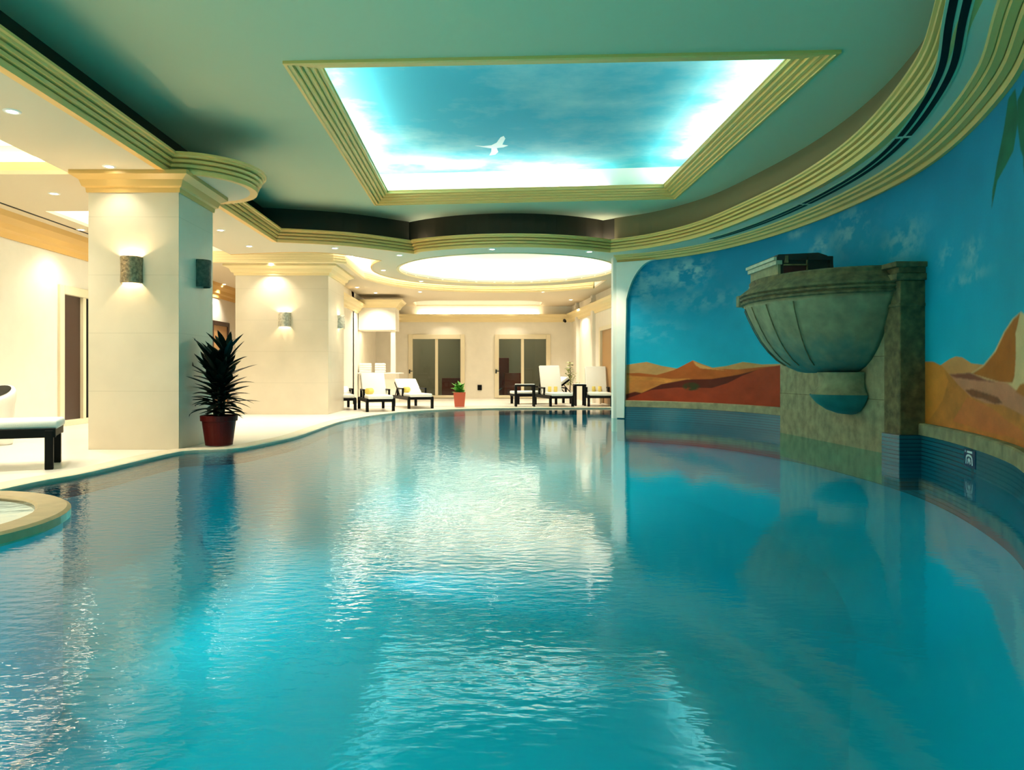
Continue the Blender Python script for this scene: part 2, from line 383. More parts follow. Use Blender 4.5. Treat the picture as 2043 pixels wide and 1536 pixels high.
# recess boxes behind the other openings: walls with stepped moulding, lid
def recess(name_i, path, hgt, side, steps=4, lidmat='white'):
    prof = [(-.005, ZS + .02)]
    for k in range(steps):
        z = ZS + .02 + .05 * k; u = -.02 - .05 * k
        prof += [(u, z), (u, z + .035)]
    prof += [(-.30, ZS + .24), (-.30, ZS + hgt), (-.34, ZS + hgt), (-.34, ZS + .06)]
    struct('trim_%d' % name_i, sweep(path, prof, side, True), M['goldlight'])
    P, N = offs(path, side, True)
    struct('ceiling_recess_%d' % name_i, plate([(p.x - n.x * .32, p.y - n.y * .32) for p, n in zip(P, N)], [], ZS + hgt, ZS + hgt + .03), M[lidmat])
recess(12, NEARR, .45, area_sign(NEARR)); struct('wall_far_recess', sweep(FARR, [(-.002, ZS + .03), (-.002, ZS + .45), (-.03, ZS + .45), (-.03, ZS + .06)], area_sign(FARR), True), M['white'])
struct('ceiling_far_recess', plate(FARR, [], ZS + .45, ZS + .48), M['white'])
# crescent: thin edge trim + wall, lid
s_ = area_sign(CRES)
struct('wall_crescent', sweep(CRES, [(-.002, ZS + .03), (-.002, ZS + .40), (-.03, ZS + .40), (-.03, ZS + .06)], s_, True), M['white'])
struct('ceiling_crescent', plate(CRES, [], ZS + .40, ZS + .43), M['white'])
i0 = len(CRES) - 36
FARSIDE = [(3.28, 21.55)] + catmull([(3.28, 21.55), (2.2, 22.35), (.6, 22.7), (-1.2, 22.3), (-2.5, 21.1), (-3.15, 19.4)], 6)[1:] + [(-3.15, 16.75), (-3.35, 16.55), (-6.7, 16.55)]
STEP = [(0, ZS - .01)]
for k in range(4): STEP += [(.015 + .02 * (3 - k), ZS + .0 + .06 * k), (.015 + .02 * (3 - k), ZS + .05 + .06 * k)]
STEP += [(0, ZS + .26)]
struct('trim_14', sweep(FARSIDE, STEP, s_), M['goldlight'])
struct('trim_15', sweep(CRES[2:-len(FARSIDE)], [(-.02, ZS - .006), (.012, ZS - .006), (.012, ZS + .03), (-.02, ZS + .03)], s_), M['gold'])
# roof over everything
struct('ceiling_roof', plate([(-9.6, -4.2), (7.1, -4.2), (7.1, 31.2), (-9.6, 31.2)], [], 5.0, 5.1), M['soffit'])

# ---------------------------------------------------------------- walls
# left deck wall (plane x = XL), openings for doors
def yz(x): return lambda a, b, c: Vector((x + c, a, b))
def xz(y): return lambda a, b, c: Vector((a, y + c, b))
def rect(a0, a1, b0, b1): return [(a0, b0), (a1, b0), (a1, b1), (a0, b1)]
struct('wall_left', plate(rect(-4.2, 22.5, 0, 5.0), [rect(13.1, 15.3, .03, 2.45), rect(20.45, 21.7, .03, 2.35)], -.2, 0, yz(XL)), M['plaster'])
struct('wall_back_left', plate(rect(-7.7, -3.95, 0, 5.0), [], 0, .2, xz(22.5)), M['plaster'])
struct('wall_lounge_left', plate(rect(18.9, YB, 0, 5.0), [], -.2, 0, yz(-3.95)), M['plaster'])
DA = (818, 924); DB = (990, 1095)
def wx(px): return (px - CX) / F * YB
dz0, dz1 = .02, H + (CY - 671) / F * YB
struct('wall_far', plate(rect(-4.15, 3.9, 0, 5.0), [rect(wx(DA[0]), wx(DA[1]), dz0, dz1), rect(wx(DB[0]), wx(DB[1]), dz0, dz1)], 0, .2, xz(YB)), M['plaster'])
RW = lambda y: 3.33 + (YB - y) * .067
ang_wall = lambda a, b, c: Vector((RW(a) + c, a, b))
struct('wall_lounge_right', plate(rect(15.7, YB + .2, -.2, 5.0), [rect(20.5, 22.7, .03, 2.3)], 0, .2, ang_wall), M['plaster'])
struct('wall_near', plate(rect(-9.5, 7, -1.4, 5.0), [], -.2, 0, xz(-4.0)), M['plaster'])
# pilasters on the right lounge wall
for k, yy in enumerate((18.4, 20.0, 23.4, 26.0)):
    bm = bmesh.new(); XR = RW(yy + .2); box(bm, XR - .09, XR + .05, yy, yy + .38, 0, ZS); box(bm, XR - .13, XR + .05, yy - .04, yy + .42, ZS - .22, ZS - .10)
    struct('trim_%d' % (20 + k), bm, M['plaster'])
# cornices of the far lounge and left wall
CO = [(0, ZS - .36), (.03, ZS - .36), (.05, ZS - .28), (.10, ZS - .24), (.13, ZS - .16), (.22, ZS - .08), (.26, ZS - .0), (0, ZS)]
struct('trim_24', sweep([(XL, -4), (XL, 22.5), (-3.95, 22.5)], CO, -1), M['crown'])
CO2 = [(0, 2.84), (.03, 2.84), (.05, 2.90), (.10, 2.94), (.13, 3.0), (.22, 3.05), (.25, 3.12), (0, 3.13)]
struct('trim_25', sweep([(-3.95, 18.9), (-3.95, YB), (RW(YB), YB), (RW(16), 16)], CO2, -1), M['goldlight'])
# black slot diffuser along the left wall
dl = obj('slot_diffuser', B(XL + .46, XL + .50, 2, 17, ZS - .006, ZS + .01), M['black']); tag(dl, 'long thin black air slot along the left cornice', 'air vent')

# doors -----------------------------------------------------------------
def slider(name, x0, x1, handle_px):
    t = sempty(name, ((x0 + x1) / 2, YB, 0)); w = (x1 - x0) / 2; z0, z1 = dz0, dz1
    bm = bmesh.new(); f = .10
    box(bm, -w - .06, -w + f, -.05, .12, z0, z1 + .07, .01); box(bm, w - f, w + .06, -.05, .12, z0, z1 + .07, .01); box(bm, -w + f, w - f, -.05, .12, z1 - .10, z1 + .07, .01); box(bm, -w + f, w - f, -.05, .12, z0, z0 + .10, .01)
    box(bm, -.055, .055, -.02, .10, z0 + .1, z1 - .1, .008)
    obj('door_frame', bm, M['doorframe'], t)
    for s in (-1, 1):
        a, b_ = (-w + f, -.055) if s < 0 else (.055, w - f)
        obj('glass_pane', B(a, b_, .03, .04, z0 + .1, z1 - .1), M['glass'], t)
    bm = bmesh.new(); box(bm, -w - .03, -w + .02, -.11, -.05, .93, 1.08, .012); tube(bm, (-w - .02, -.09, 1.02), (-w + .10, -.09, 1.02), .016)
    obj('door_handle', bm, M['metal'], t)
    return t
slider('door_1', wx(DA[0]), wx(DA[1]), 0); slider('door_2', wx(DB[0]), wx(DB[1]), 0)
t = sempty('door_3', (XL, 13.1, 0)); bm = bmesh.new()
box(bm, -.10, .05, -.08, .06, 0, 2.52, .01); box(bm, -.10, .05, 2.14, 2.28, 0, 2.52, .01); box(bm, -.10, .05, .06, 2.14, 2.36, 2.52, .01); box(bm, -.10, .05, .06, 2.14, 0, .10, .01); box(bm, -.08, .03, .70, .80, .1, 2.36)
obj('door_frame', bm, M['doorframe'], t)
obj('door_panel', B(-.07, -.03, .06, .70, .1, 2.36), M['brown'], t); obj('door_panel', B(-.07, -.03, .80, 2.14, .1, 2.36), M['black'], t)
t = sempty('door_4', (RW(20.5), 20.5, 0), math.atan(.067)); bm = bmesh.new()
box(bm, -.04, .1, -.08, .08, 0, 2.36, .01); box(bm, -.04, .1, 2.12, 2.28, 0, 2.36, .01); box(bm, -.04, .1, .08, 2.12, 2.24, 2.36, .01)
obj('door_frame', bm, M['doorframe'], t); obj('door_panel', B(.04, .09, .08, 2.12, .03, 2.24), M['tan'], t)
t = sempty('door_5', (XL, 20.45, 0)); bm = bmesh.new()
box(bm, -.10, .04, -.08, .06, 0, 2.42, .01); box(bm, -.10, .04, 1.2, 1.33, 0, 2.42, .01); box(bm, -.10, .04, .06, 1.2, 2.3, 2.42, .01)
obj('door_frame', bm, M['brown'], t); obj('door_panel', B(-.05, .0, .06, 1.2, .03, 2.3), M['tan'], t)
# dim rooms behind the glass doors
struct('wall_garden', plate(rect(-4.2, 3.7, -.1, 4.6), [], 0, .1, xz(30.6)), M['olive'])
struct('wall_garden_middle', B(-.35, -.25, YB + .2, 30.6, 0, 4.6), M['olive'])
tag(obj('cabinet', B(wx(996), wx(1019), 29.2, 29.7, 0, 1.55, .02), M['maroon']), 'tall maroon cabinet behind the right glass door', 'cabinet')
tag(obj('chest', B(wx(1008), wx(1042), 28.3, 28.8, 0, .95, .02), M['maroon']), 'low dark maroon chest behind the right glass door', 'chest')
tag(obj('bench', B(wx(876), wx(930), 29.3, 29.9, 0, .75, .02), M['maroon']), 'long maroon bench behind the left glass door', 'bench')

# ---------------------------------------------------------------- pillars
def crown(x0, x1, y0, y1, z1, ext):
    path = [(x0, y0), (x1, y0), (x1, y1), (x0, y1)]
    prof = [(0, z1 - .245), (ext * .12, z1 - .245), (ext * .15, z1 - .19), (ext * .35, z1 - .175), (ext * .5, z1 - .10), (ext * .9, z1 - .06), (ext, z1 - .05), (ext, z1), (0, z1)]
    return sweep(path, prof, -1, True)
def pillar(name, x0, x1, y0, y1, ext):
    t = sempty(name, (0, 0, 0))
    obj('shaft', B(x0, x1, y0, y1, 0, ZS), M['marble'], t)
    obj('crown_moulding', crown(x0, x1, y0, y1, ZS, ext), M['crown'] if ext < .2 else M['goldlight'], t)
    return t
P1 = (-4.88, -3.76, 9.13, 10.28); P2 = (-5.66, -3.53, 16.9, 18.8)
pillar('pillar', *P1, .16); pillar('pillar.001', *P2, .22)

# ---------------------------------------------------------------- right: mural wall, ledge, band, cornice
WL = resample(WALL, .013)
ZT, ZL_, ZB_ = 3.36, .37, .237
Ls = [0]
for a, b in zip(WL, WL[1:]): Ls.append(Ls[-1] + math.dist(a, b))
Ls = np.array(Ls); WX = np.array([p[0] for p in WL]); WY = np.array([p[1] for p in WL]); WT = WX / np.maximum(WY, .01)
kmax = int(np.argmax(WY < 3.0))
def toS(px, py):
    t = (px - CX) / F; i = int(np.searchsorted(WT[:kmax], t)); i = min(max(i, 1), kmax - 1)
    f = (t - WT[i - 1]) / (WT[i] - WT[i - 1]); f = max(-3, min(3, f)); d = WY[i - 1] + (WY[i] - WY[i - 1]) * f; s = Ls[i - 1] + (Ls[i] - Ls[i - 1]) * f
    return s, H + (CY - py) / F * d
def poly(pts): return np.array([toS(*p) for p in pts])
ncol = kmax; nrow = 400
S, Z = np.meshgrid(Ls[:ncol], np.linspace(ZL_, ZT, nrow), indexing='ij')
rng = np.random.default_rng(3)
def vnoise(S, Z, fs, fz, seed, octs=4):
    r = np.random.default_rng(seed); out = 0; amp = 1; tot = 0
    for o in range(octs):
        g = r.random((64, 64)); u = S * fs * 2 ** o; v = Z * fz * 2 ** o
        i = np.floor(u).astype(int); j = np.floor(v).astype(int); fu = u - i; fv = v - j; fu = fu * fu * (3 - 2 * fu); fv = fv * fv * (3 - 2 * fv)
        q = lambda a, b: g[a % 64, b % 64]
        out = out + amp * ((q(i, j) * (1 - fu) + q(i + 1, j) * fu) * (1 - fv) + (q(i, j + 1) * (1 - fu) + q(i + 1, j + 1) * fu) * fv); tot += amp; amp *= .55
    return out / tot
S_EDGE = toS(2060, 700)[0]
def below(line, soft=.01):
    """mask of points lying under a polyline given as (s,z)"""
    o = np.argsort(line[:, 0]); zz = np.interp(S, line[o, 0], line[o, 1])
    hi = line[:, 0].max()
    inside = (S >= line[:, 0].min()) & ((S <= hi) | (hi > S_EDGE))
    return np.clip((zz - Z) / soft + .5, 0, 1) * inside
def inpoly(pg):
    c = np.zeros(S.shape, bool); n = len(pg)
    for i in range(n):
        (x1, y1), (x2, y2) = pg[i], pg[(i + 1) % n]
        if abs(y2 - y1) < 1e-9: continue
        c ^= ((y1 > Z) != (y2 > Z)) & (S < (x2 - x1) * (Z - y1) / (y2 - y1) + x1)
    c = c.astype(float); p_ = np.pad(c, 1, mode='edge')      # soft brush edge
    return sum(p_[i:i + c.shape[0], j:j + c.shape[1]] for i in range(3) for j in range(3)) / 9
def paint(C, mask, rgb, tex=.0, seed=1):
    if rgb[0] > rgb[1] > rgb[2]: rgb = (min(255, rgb[0] * 1.12), rgb[1] * .93, rgb[2] * .95)
    col = np.array(lin(rgb))[None, None, :] * (1 + tex * (vnoise(S, Z, 3.5, 6, seed) - .5)[..., None] * 2)
    return C * (1 - mask[..., None]) + col * mask[..., None]
t_ = np.clip((Z - .9) / 2.3, 0, 1)[..., None]
C = np.array(lin((10, 168, 190))) * (1 - t_) + np.array(lin((0, 122, 158))) * t_
C = C * (1 + .22 * (vnoise(S, Z, .8, 1.1, 5) - .5)[..., None] * 2)
def cloud(px, py, rx, ry, strength, seed):
    global C
    s0, z0 = toS(px, py); s1, _ = toS(px + rx, py); _, z1 = toS(px, py - ry)
    e = np.exp(-(((S - s0) / abs(s1 - s0)) ** 2 + ((Z - z0) / abs(z1 - z0)) ** 2) * 1.3)
    n_ = np.clip((vnoise(S, Z, 5, 8, seed, 5) - .42) * 4, 0, 1)
    C = paint(C, np.clip(e * n_ * strength, 0, 1), (150, 195, 195))
for a in [(1370, 545, 50, 30, .8, 11), (1290, 560, 40, 50, .45, 12), (1635, 490, 22, 22, .5, 13), (1700, 455, 40, 45, .45, 14), (1805, 480, 40, 40, .5, 15), (1895, 510, 22, 25, .6, 16), (1938, 505, 22, 30, .6, 17), (1930, 555, 40, 15, .5, 18), (1590, 465, 20, 10, .5, 19), (1400, 600, 80, 20, .3, 20), (1300, 660, 60, 20, .3, 21)]: cloud(*a)
# left dunes
X0 = 1236
C = paint(C, below(poly([(X0, 730), (1262, 726), (1290, 722), (1320, 730), (1350, 735), (1400, 736), (1450, 730), (1482, 722), (1520, 727), (1560, 726)])), (176, 146, 84), .25, 2)
C = paint(C, below(poly([(X0, 745), (1275, 744), (1310, 748), (1345, 738), (1382, 719), (1400, 726), (1425, 735), (1470, 737), (1520, 732), (1560, 729)])), (164, 92, 32), .25, 3)
C = paint(C, inpoly(poly([(1382, 719), (1392, 724), (1420, 734), (1450, 739), (1398, 735), (1388, 729)])), (204, 158, 84), .1, 4)
C = paint(C, below(poly([(X0, 742), (1262, 750), (1300, 752), (1340, 756), (1375, 755), (1385, 760), (1400, 768)]), .02), (196, 138, 58), .45, 5)
C = paint(C, below(poly([(X0, 775), (1280, 784), (1320, 766), (1370, 757), (1420, 756), (1470, 748), (1510, 738), (1560, 732)]), .02), (84, 30, 14), .3, 6)
C = paint(C, below(poly([(X0, 770), (1250, 772), (1290, 770), (1320, 764), (1340, 763), (1310, 775), (1280, 786)])[:5], .03) * 0, (190, 120, 50))
C = paint(C, inpoly(poly([(X0, 760), (1270, 758), (1310, 760), (1330, 763), (1290, 775), (1250, 786), (X0, 792)])), (190, 128, 56), .3, 7)
C = paint(C, below(poly([(X0, 800), (1262, 791), (1300, 778), (1350, 773), (1420, 774), (1452, 764), (1480, 750), (1515, 736), (1560, 728)]), .015), (142, 58, 26), .25, 8)
s0, z0 = toS(1379, 771); s1, _ = toS(1397, 771); _, z1 = toS(1379, 762)
C = paint(C, np.clip(1.6 - 1.4 * (((S - s0) / abs(s1 - s0)) ** 2 + ((Z - z0) / abs(z1 - z0)) ** 2), 0, 1) * np.clip(vnoise(S, Z, 14, 20, 33) * 2.2 - .2, 0, 1), (56, 56, 22), .4, 9)
# right dunes (right of the fountain pier)
C = paint(C, below(poly([(1840, 735), (1874, 730), (1895, 716), (1907, 711), (1920, 713), (1938, 725), (1965, 728), (2043, 728), (2100, 730)])), (196, 150, 84), .15, 22)
C = paint(C, inpoly(poly([(1935, 746), (1962, 728), (1985, 700), (2003, 662), (2020, 636), (2037, 622), (2120, 700), (2120, 800), (1960, 770)])), (206, 196, 138), .15, 23)
C = paint(C, inpoly(poly([(1938, 746), (1962, 731), (1986, 702), (2004, 664), (2021, 638), (2035, 624), (2031, 645), (2026, 665), (2027, 705), (2024, 750), (2020, 764), (1992, 762), (1960, 752)])), (168, 104, 28), .2, 24)
C = paint(C, below(poly([(1840, 745), (1895, 746), (1935, 744), (1970, 758), (2010, 764), (2030, 782), (2043, 790), (2100, 800)]), .02), (188, 138, 98), .22, 25)
C = paint(C, inpoly(poly([(1893, 747), (1935, 744), (1965, 757), (1990, 763), (1940, 758), (1905, 753)])), (132, 78, 52), .2, 26)
C = paint(C, inpoly(poly([(2026, 782), (2036, 766), (2060, 764), (2100, 800), (2043, 792)])), (170, 112, 40), .2, 30)
C = paint(C, below(poly([(1840, 722), (1862, 722), (1880, 731), (1895, 748), (1912, 768), (1935, 790), (1965, 804), (2000, 808), (2043, 830), (2100, 850)]), .015), (186, 128, 52), .4, 27)
C = paint(C, inpoly(poly([(1840, 722), (1862, 722), (1882, 733), (1892, 760), (1880, 800), (1852, 840), (1830, 840)])) * .75, (206, 142, 52), .2, 28)
C = paint(C, inpoly(poly([(1924, 778), (1940, 776), (1965, 784), (1990, 792), (2000, 804), (1985, 806), (1960, 795), (1940, 792)])) * .85, (110, 60, 22), .6, 29)
C = paint(C, inpoly(poly([(1930, 792), (1980, 815), (2010, 840), (2043, 862), (2043, 880), (1960, 860), (1900, 840)])) * .5, (196, 110, 60), .3, 31)
# painted palm fronds
for pg in ([(2012, 196), (2026, 176), (2032, 235), (2022, 300), (1990, 360), (1978, 418), (1980, 380), (1990, 320), (2002, 262)], [(2030, 200), (2060, 120), (2090, 200), (2070, 300), (2048, 330), (2036, 300), (2030, 250)], [(2040, 260), (2050, 240), (2070, 330), (2052, 420), (2042, 340)], [(2066, 120), (2110, 60), (2140, 160), (2146, 330), (2126, 240)], [(2060, 110), (2150, -20), (2180, 60), (2200, 230), (2160, 120)]):
    C = paint(C, inpoly(poly(pg)), (18, 96, 66), .4, 41)
C = np.clip(C * (1 + .06 * (rng.random(S.shape) - .5))[..., None], 0, 1)
me = bpy.data.meshes.new('wall_right')
co = np.stack([np.repeat(WX[:ncol, None], nrow, 1), np.repeat(WY[:ncol, None], nrow, 1), Z], -1).reshape(-1, 3)
idx = np.arange(ncol * nrow).reshape(ncol, nrow)
q = np.stack([idx[:-1, :-1], idx[:-1, 1:], idx[1:, 1:], idx[1:, :-1]], -1).reshape(-1, 4)
me.from_pydata(co.tolist(), [], q.tolist())
ca = me.color_attributes.new('paint', 'FLOAT_COLOR', 'POINT'); ca.data.foreach_set('color', np.concatenate([C.reshape(-1, 3), np.ones((C.shape[0] * C.shape[1], 1))], 1).astype(np.float32).ravel())
m = mat('mural paint', (.5, .5, .5), .7, spec=.2); nt = m.node_tree; at = nt.nodes.new('ShaderNodeAttribute'); at.attribute_name = 'paint'
nt.links.new(at.outputs['Color'], nt.nodes['Principled BSDF'].inputs['Base Color'])
me.materials.append(m); o = bpy.data.objects.new('wall_right', me); COL.objects.link(o); o['kind'] = 'structure'
WLc = resample(WALL, .15)
struct('wall_right_backing', sweep(WLc, [(.02, -1.36), (.02, 5.0), (.12, 5.0), (.12, -1.36)], 1), M['plaster'])
struct('trim_30', sweep(WLc, [(-.075, ZB_), (-.075, ZL_ - .015), (-.06, ZL_), (.02, ZL_), (.02, ZB_)], 1), M['stone'])
struct('trim_31', sweep(WLc, [(-.05, -.5), (-.05, ZB_), (.02, ZB_), (.02, -.5)], 1), M['band'])
CR = [(.0, 3.30), (-.04, 3.30), (-.06, 3.335), (-.06, 3.36), (-.07, 3.36), (-.07, 3.345), (-.125, 3.35), (-.14, 3.375), (-.14, 3.395), (-.15, 3.395), (-.15, 3.38), (-.205, 3.385), (-.215, 3.41), (-.225, 3.42), (-.225, 3.405), (-.27, 3.41), (-.29, 3.44), (.0, 3.44)]
struct('trim_32', sweep(WLc, CR, 1), M['gold'])
# black twin air slots in the curved soffit strip
P_, N_ = offs(WLc, 1)
MID = [(p.x - n.x * .50, p.y - n.y * .50) for p, n in zip(P_, N_) if p.y > 1.5]
MID = resample(MID, .1)
Lm = len(MID)
def near_y(y): return min(range(Lm), key=lambda i: abs(MID[i][1] - y))
segs = [(13.6, 10.9, 'far thin'), (10.8, 7.75, 'middle'), (7.68, 2.6, 'nearest wide')]
for a, b, nm in segs:
    seg = MID[near_y(a):near_y(b) + 1]
    t = thing('slot_diffuser', nm + ' section of the black twin air slot in the curved soffit', 'air vent', (seg[0][0], seg[0][1], ZS), 0, 'air slots over the mural')
    loc = [(p[0] - seg[0][0], p[1] - seg[0][1]) for p in seg]
    obj('frame', sweep(loc, [(-.085, -.008), (.085, -.008), (.085, .004), (-.085, .004)], 1), M['poolceil'], t)
    for s in (-1, 1): obj('slot', sweep(loc, [(s * .04 - .026, -.012), (s * .04 + .026, -.012), (s * .04 + .026, -.002), (s * .04 - .026, -.002)], 1), M['black'], t)
# white pier and quarter-arch at the start of the mural
s_end = Ls[int(np.searchsorted(WT[:kmax], (1310 - CX) / F))]
def wall_at(s, off):
    i = min(max(int(np.searchsorted(Ls, s)), 1), len(Ls) - 1); f = (s - Ls[i - 1]) / (Ls[i] - Ls[i - 1])
    p = Vector((WX[i - 1] + (WX[i] - WX[i - 1]) * f, WY[i - 1] + (WY[i] - WY[i - 1]) * f)); tdir = Vector((WX[i] - WX[i - 1], WY[i] - WY[i - 1])).normalized()
    nn = Vector((tdir.y, -tdir.x)); nn = nn if nn.dot(Vector((0, 10)) - p) > 0 else -nn
    return p + nn * off
w0, wz = toS(1248, 640); ztop = 3.30
prof = [(-.02, .0), (w0, .0), (w0, wz)]
for k in range(1, 13):
    a = PI - (PI / 2) * k / 12; s = s_end + (s_end - w0) * math.cos(a); z = wz + (ztop - wz) * math.sin(a); prof.append((s, z))
prof.append((-.02, ztop))
# subdivide along s so it follows the wall: build as strips
bm = bmesh.new(); cols = np.unique(np.concatenate([np.linspace(-.02, w0, 4), np.linspace(w0, s_end, 16)]))
rows = []
for s in cols:
    zb = .0 if s <= w0 + 1e-6 else wz + (ztop - wz) * math.sin(math.acos(max(-1, min(1, (s - s_end) / (s_end - w0)))))
    a, b = wall_at(max(s, 0.001), .10), wall_at(max(s, .001), -.01)
    rows.append([bm.verts.new((a.x, a.y, zb)), bm.verts.new((a.x, a.y, ztop)), bm.verts.new((b.x, b.y, ztop)), bm.verts.new((b.x, b.y, zb))])
for A, Cc in zip(rows, rows[1:]):
    for k in range(4):
        try: bm.faces.new((A[k], A[(k + 1) % 4], Cc[(k + 1) % 4], Cc[k]))
        except ValueError: pass
bm.faces.new(rows[0])
struct('trim_33', bm, M['plaster'])
bm = bmesh.new(); box(bm, 2.80, 4.3, 15.75, 15.98, -.3, ZS); struct('wall_pier', bm, M['plaster'])
# depth marker tile on the band
sM, zM = toS(1948, 898); zM = .13
pm = wall_at(sM, .053); pm2 = wall_at(sM + .1, .053); ang = math.atan2(pm2.y - pm.y, pm2.x - pm.x)
t = thing('marker_tile', 'navy blue marker tile with white figure on the dark pool edge band', 'pool marker', (pm.x, pm.y, zM), ang)
obj('tile', B(-.17, .17, -.006, .006, -.085, .085, .002), M['navytile'], t)
sg = -1 if wall_at(sM, 1).x < pm.x and math.cos(ang) * 0 == 0 else 1
bm = bmesh.new(); nside = Vector((math.sin(ang), -math.cos(ang))); into = wall_at(sM, 1) - Vector((pm.x, pm.y)); yy = -1 if into.dot(nside) > 0 else 1
def stroke(x0, z0, x1, z1, w=.012):
    x0, x1, z0, z1, w = x0 * 2, x1 * 2, z0 * .85, z1 * .85, .02
    d = Vector((x1 - x0, 0, z1 - z0)); n_ = Vector((-d.z, 0, d.x)).normalized() * w / 2
    vs = [Vector((x0, 0, z0)) + n_, Vector((x1, 0, z1)) + n_, Vector((x1, 0, z1)) - n_, Vector((x0, 0, z0)) - n_]
    lo = [bm.verts.new((v.x, yy * .006, v.z)) for v in vs]; hi = [bm.verts.new((v.x, yy * .009, v.z)) for v in vs]
    bm.faces.new(lo); bm.faces.new(hi)
    for i in range(4): bm.faces.new((lo[i], lo[(i + 1) % 4], hi[(i + 1) % 4], hi[i]))
fx = 1 if yy < 0 else -1
for k in range(8):
    a, b = PI * k / 8, PI * (k + 1) / 8
    stroke(.045 * math.cos(a), -.0 + .035 * math.sin(a), .045 * math.cos(b), .035 * math.sin(b))
stroke(-.045, 0, -.05, -.07); stroke(.045, 0, .05, -.07); stroke(-.02, -.06, .0, .0); stroke(.02, -.06, 0, 0); stroke(-.03, .07, .05, .075); stroke(-.06, .06, -.06, .085, .02); stroke(-.02, -.02, .02, -.02)
obj('marking', bm, M['whiteink'], t)

# ---------------------------------------------------------------- fountain
FX, FY0, FY1 = 4.85, 8.50, 12.0
ft = thing('wall_fountain', 'large weathered stone boat shaped basin fountain mounted against the mural wall', 'fountain', (FX, 10.35, 0))
def loc(bm):
    for v in bm.verts: v.co -= Vector((FX, 10.35, 0))
    return bm
bm = bmesh.new(); box(bm, FX, 5.30, FY0 + .04, FY1, -.4, 2.0, .01)
obj('back_panel', loc(bm), M['stone'], ft)
bm = bmesh.new(); box(bm, FX - .03, 5.24, FY0, FY0 + .34, ZB_ - .02, 2.02, .012); box(bm, FX - .045, 5.24, FY0 - .012, FY0 + .36, 1.72, 1.76, .01)
obj('pier', loc(bm), M['stonedark'], ft)
bm = bmesh.new(); box(bm, FX - .05, 5.24, FY0 - .02, FY0 + .36, -.4, ZB_ - .0, .008)
obj('pier_base', loc(bm), M['band'], ft)
bm = bmesh.new(); box(bm, FX - .10, 5.24, FY0 - .05, FY1 - .4, 2.02, 2.10, .015); box(bm, FX - .06, 5.24, FY0 - .02, FY1 - .4, 2.10, 2.21, .015); box(bm, FX - .12, 5.24, FY0 - .07, FY0 + .45, 2.17, 2.23, .012)
obj('top_ledge', loc(bm), M['stonedark'], ft)
# basin: half ellipse swept profile
BCY, BA, BCc = 10.05, 1.47, 1.22
def ell(k, z, n=48): return [Vector((FX - BCc * k * math.cos(a), BCY + BA * (k if k < 1 else 1 + (k - 1) * .3) * math.sin(a), z)) for a in [-PI / 2 + PI * i / n for i in range(n + 1)]]
def half(prof, top=True, bot=True):
    bm = bmesh.new(); R = [[bm.verts.new(v) for v in ell(k, z)] for k, z in prof]
    for A, Cc in zip(R, R[1:]):
        for i in range(len(A) - 1): bm.faces.new((A[i], A[i + 1], Cc[i + 1], Cc[i]))
        bm.faces.new((A[0], Cc[0], Cc[-1], A[-1]))
    if top: bm.faces.new(R[-1])
    if bot: bm.faces.new(R[0][::-1])
    return bm
basin = obj('basin', loc(half([(.32, .95), (.40, .97), (.50, 1.03), (.60, 1.12), (.69, 1.24), (.77, 1.38), (.84, 1.54), (.90, 1.70), (.95, 1.84), (.97, 1.90)])), M['stone'], ft, smooth=True)
# green water stains: material gradient by height is real algae staining on the bowl
m = M['basinstain'] = mat('algae stained sandstone', (.30, .25, .13), .8, noise=.3, scale=7, bump=.4); nt = m.node_tree; b = nt.nodes['Principled BSDF']
src = b.inputs['Base Color'].links[0].from_socket; tc = nt.nodes.new('ShaderNodeTexCoord'); sp = nt.nodes.new('ShaderNodeSeparateXYZ'); mpn = nt.nodes.new('ShaderNodeMapping'); mpn.inputs['Scale'].default_value = (6, 6, .6)
nz = nt.nodes.new('ShaderNodeTexNoise'); nz.inputs['Scale'].default_value = 1; ad = nt.nodes.new('ShaderNodeMath'); ad.operation = 'MULTIPLY_ADD'; ad.inputs[1].default_value = .7
rp = nt.nodes.new('ShaderNodeMapRange'); rp.inputs['From Min'].default_value = 1.25; rp.inputs['From Max'].default_value = 1.85; rp.inputs['To Min'].default_value = .9; rp.inputs['To Max'].default_value = 0
mx = nt.nodes.new('ShaderNodeMix'); mx.data_type = 'RGBA'; mx.inputs[7].default_value = (.02, .17, .16, 1)
L = nt.links.new; L(tc.outputs['Object'], sp.inputs[0]); L(tc.outputs['Object'], mpn.inputs[0]); L(mpn.outputs[0], nz.inputs['Vector']); L(nz.outputs['Fac'], ad.inputs[0]); L(sp.outputs['Z'], ad.inputs[2]); L(ad.outputs[0], rp.inputs['Value']); L(rp.outputs[0], mx.inputs[0]); L(src, mx.inputs[6]); L(mx.outputs[2], b.inputs['Base Color'])
basin.data.materials[0] = m
obj('basin_rim', loc(half([(.97, 1.90), (1.0, 1.91), (1.005, 1.935), (.985, 1.945), (.985, 1.955), (1.01, 1.965), (1.015, 1.99), (.99, 2.0), (1.02, 2.02), (1.01, 2.05), (.97, 2.09), (.925, 2.13), (.90, 2.17), (.91, 2.21), (.895, 2.23)])), M['stonedark'], ft, smooth=False)
NY = 9.66
bm = bmesh.new()
for pr in ([(.36, .96), (.34, .88), (.35, .78), (.40, .70), (.42, .69), (.42, .66)],): lathe(bm, pr, 24, (FX - .02, NY, 0), PI / 2, 3 * PI / 2, 1.15, 1)
obj('neck', loc(bm), M['woodpale'] if False else M['stone'], ft, smooth=True)
bm = bmesh.new(); lathe(bm, [(.44, .67), (.43, .64), (.36, .55), (.26, .47), (.14, .42), (.01, .405)], 24, (FX - .02, NY, 0), PI / 2, 3 * PI / 2, 1.15, 1)
